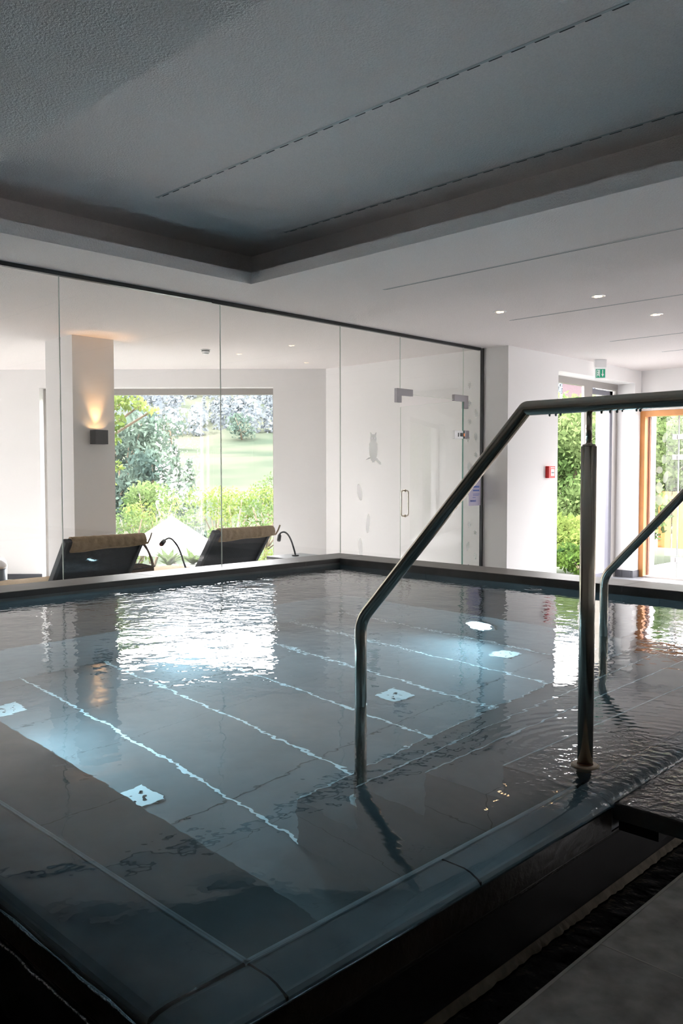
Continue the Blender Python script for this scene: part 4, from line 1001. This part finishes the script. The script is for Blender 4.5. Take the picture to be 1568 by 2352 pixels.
fo = link('hill_forest', bm, leaf_forest); fo['kind'] = 'stuff'; tag(fo, 'forest in a pale haze tint covering the hillside above the meadow', 'forest')
for i, (r, az) in enumerate(((228, 141.3), (215, 137.6), (205, 146.0))):
    a = math.radians(az); roundtree((r*math.cos(a), r*math.sin(a), terrain_z(r)+3.5), 4.5, ('pale lone tree on the meadow edge below the forest, middle of the window', 'pale lone tree on the meadow edge, right side of the window', 'pale lone tree at the meadow edge, left side of the window')[i], seed=90+i, n=12, size=0.5, grp='lone trees at the meadow edge')
# white parasol on the terrace
pa = empty('garden_parasol', (-14.1, 9.5, -0.35), 'open white garden parasol outside the lounge window', 'parasol')
ap = Vector((-14.1, 9.5, 0.52)); bm = B(); n = 8
ring = [ap + Vector((0.95*math.cos(2*math.pi*i/n), 0.95*math.sin(2*math.pi*i/n), -0.62)) for i in range(n)]
av = bm.verts.new(ap); rv = [bm.verts.new(p) for p in ring]; rv2 = [bm.verts.new(p + Vector((0, 0, -0.10))) for p in ring]
for i in range(n): bm.faces.new((av, rv[i], rv[(i+1) % n])); bm.faces.new((rv[i], rv2[i], rv2[(i+1) % n], rv[(i+1) % n]))
link('canopy', bm, mat('parasol_white', (0.70, 0.70, 0.70), 0.9), pa)
bm = B(); cyl(bm, (-14.1, 9.5, -0.35), (-14.1, 9.5, 0.56), 0.02, n=12); link('pole', bm, white_pl, pa)
bm = B(); 
for i in range(n): tube(bm, (ap-Vector((0, 0, 0.06)), ring[i]-Vector((0, 0, 0.01))), 0.008, 6)
link('ribs', bm, white_pl, pa)
# terrace plants with pink blossoms in white pots
def potted(x, y, lab, seed, flowers=True):
    rng = random.Random(seed); t = empty('potted_plant', (x, y, FL-0.15), lab, 'potted plant', 'potted plants outside the window')
    z0 = FL-0.15
    bm = B(); cyl(bm, (x, y, z0), (x, y, z0+0.22), 0.11, 0.15, n=24); link('pot', bm, mat('pot_white', (0.8, 0.8, 0.78), 0.5), t)
    bm = B()
    for i in range(26):
        a = rng.random()*6.28; L_ = rng.uniform(0.22, 0.42); up = rng.uniform(0.5, 1.3); w = rng.uniform(0.03, 0.05)
        d = Vector((math.cos(a), math.sin(a), up)).normalized(); s = Vector((-math.sin(a), math.cos(a), 0))
        p0 = Vector((x, y, z0+0.2)); p1 = p0 + d*L_*0.5; p2 = p0 + d*L_ + Vector((math.cos(a), math.sin(a), -0.5))*0.08
        v = [bm.verts.new(q) for q in (p0, p1-s*w, p1+s*w, p2)]
        bm.faces.new((v[0], v[1], v[2])); bm.faces.new((v[1], v[3], v[2]))
    link('leaves', bm, leaf_mid, t)
    if flowers:
        bm = B()
        for i in range(7):
            c = Vector((x+rng.uniform(-0.09, 0.09), y+rng.uniform(-0.09, 0.09), z0+0.50+rng.uniform(-0.04, 0.06)))
            for k in range(5):
                a = k*1.256; v = [c, c+Vector((math.cos(a-.4), math.sin(a-.4), 0.4))*0.03, c+Vector((math.cos(a), math.sin(a), 0.2))*0.05, c+Vector((math.cos(a+.4), math.sin(a+.4), 0.4))*0.03]
                bm.faces.new([bm.verts.new(q) for q in v])
        link('blossom', bm, petal, t)
potted(-10.85, 7.25, 'potted plant with pink blossoms below the parasol', 51)
potted(-10.75, 7.62, 'leafy potted plant right of the pink blossoms', 52, False)
potted(-10.45, 7.85, 'leafy potted plant close to the right lounger', 53, False)

# garden side: hedge, laurel and house
def hedge(name, balls, n, size, m, label, seed, cat='hedge'):
    return tree(name, (balls[0][0][0], balls[0][0][1], -0.4), balls, n, size, m, label, cat, None, trunk=0.06, seed=seed)
hedge('tall_hedge', [((-10.7, 18.4, 2.0), (1.7, 1.2, 1.35)), ((-9.6, 17.4, 1.0), (1.7, 1.1, 1.1)), ((-9.3, 17.2, 2.3), (1.3, 0.9, 0.8)), ((-11.5, 19.0, 0.8), (1.5, 1.1, 1.2)), ((-8.4, 16.6, 0.6), (1.3, 0.9, 1.0)), ((-12.5, 20.2, 2.2), (1.5, 1.1, 1.3))], 2600, 0.070, leaf_mid, 'tall green hedge behind the terrace door', 71)
hedge('lounge_hedge', [((-16.5-0.9*i, 3.2-1.3*i, 0.9+0.7*(i % 2)), (0.9, 0.9, 1.3)) for i in range(5)], 900, 0.07, leaf_mid, 'hedge outside the second lounge window, mirrored faintly in the open glass door', 76)
hedge('added_dimming_hedge', [((9.5, 12+1.1*i, 1.4+1.9*(i % 2)), (0.9, 0.9, 1.8)) for i in range(7)], 900, 0.09, leaf_mid, 'unseen hedge added outside the right wall window to dim its mirror image', 77)  # out of view, added so the reflected window shows less bright sky
hedge('laurel_hedge', [((-8.0, 14.2, 0.15), (0.75, 0.55, 0.42)), ((-7.3, 13.6, 0.0), (0.7, 0.5, 0.38)), ((-8.7, 14.6, 0.2), (0.7, 0.5, 0.45))], 4200, 0.055, leaf_yellow, 'low bright laurel hedge outside the terrace door', 72)
hedge('laurel_shrub', [((-6.75, 12.45, -0.08), (0.35, 0.30, 0.24)), ((-7.15, 12.7, -0.05), (0.35, 0.3, 0.24))], 6500, 0.045, leaf_dark, 'dark glossy laurel shrub at the foot of the terrace door', 73, 'shrub')
ho = empty('neighbour_house', (-20.0, 36.5, -1.5), 'neighbouring house with red tiled roof and brick chimney above the hedge', 'house')
bm = B(); box(bm, -25, -15, 35.5, 41, -1.5, 4.6); link('house_wall', bm, cream_m, ho)
bm = B(); nx = 40
v0 = []
for i in range(nx+1):
    x = -25.6 + 11.2*i/nx; z = 0.05*(i % 2)
    v0.append((bm.verts.new((x, 34.9, 4.15+z)), bm.verts.new((x, 38.2, 5.35+z)), bm.verts.new((x, 41.6, 4.15+z))))
for a, b in zip(v0, v0[1:]): bm.faces.new((a[0], b[0], b[1], a[1])); bm.faces.new((a[1], b[1], b[2], a[2]))
link('roof', bm, roof_m, ho)
bm = B(); box(bm, -20.7, -19.6, 36.0, 36.8, 4.8, 5.75); box(bm, -20.8, -19.5, 35.9, 36.9, 5.75, 5.85); link('chimney', bm, mat('brick_dull', (0.035, 0.022, 0.026), 0.9, nscale=20, namp=0.2), ho)
bm = B(); box(bm, -6.32, -5.66, 12.0, 12.3, -0.3, 3.2); struct('wall_outside_wing', bm, cream_m)
# behind the timber door
hedge('garden_tree', [((-10.2, 22.3, 2.9), (2.0, 1.5, 1.4)), ((-8.2, 21.0, 1.9), (1.9, 1.4, 1.3)), ((-6.5, 20.0, 2.8), (1.8, 1.3, 1.3)), ((-9.6, 22, 0.8), (1.9, 1.3, 1.1)), ((-4.0, 20.5, 2.2), (2.2, 1.4, 1.8)), ((-1.0, 20.5, 2.2), (2.2, 1.4, 1.8)), ((-11.0, 23.5, 2.0), (2.0, 1.0, 2.6)), ((-7.5, 22.5, 1.0), (2.2, 1.0, 2.2))], 1700, 0.075, leaf_mid, 'loose green trees behind the timber framed door', 74, 'tree')
fe = empty('timber_screen', (-7.0, 18.2, -0.4), 'orange timber board screen seen through the timber framed door', 'screen')
for i in range(14):
    bm = B(); x = -8.1+i*0.32; box(bm, x, x+0.28, 18.3, 18.34, -0.3, 0.95); link('board', bm, mat('screen_wood', (0.26, 0.10, 0.025), 0.6, nscale=4, namp=0.2), fe)
bm = B(); box(bm, -6.0, 3.0, 11.75, 18.2, -0.35, -0.16); pv = link('terrace_paving', bm, mat('pale_paving', (0.22, 0.22, 0.22), 0.8)); tag(pv, 'pale paved terrace outside the timber framed door', 'paving')
bm = B(); box(bm, 2.85, 30, -2, 24, -0.35, -0.17); pv = link('terrace_paving', bm, mat('pale_paving', (0.22, 0.22, 0.22), 0.8)); tag(pv, 'unseen pale terrace added outside the right wall window to brighten its mirror image', 'paving')  # out of view, added as bright ground for the window reflection
# frosted cones on the timber door pane and small house logo
bm = B()
for i, (x, z, a, b) in enumerate(((-5.02, 1.85, 0.035, 0.07), (-5.03, 1.55, 0.032, 0.065), (-5.09, 1.40, 0.045, 0.05), (-5.0, 1.30, 0.035, 0.085), (-5.09, 1.15, 0.05, 0.08), (-5.09, 0.98, 0.055, 0.08), (-5.0, 0.98, 0.035, 0.08))):
    bm = B(); bm.faces.new([bm.verts.new((x+p, 11.515, z+q)) for p, q in ell(a, b, 20, rot=0.2*(i % 3-1))]); link('frosted_cone', bm, frost_light, d2)
bm = B()
for i in range(6):
    x = -4.985+i*0.027; bm.faces.new([bm.verts.new((x+p, 11.515, 0.03+q)) for p, q in ell(0.010, 0.014, 10)])
link('frosted_lettering', bm, frost_light, d2)
bpy.context.view_layer.update()
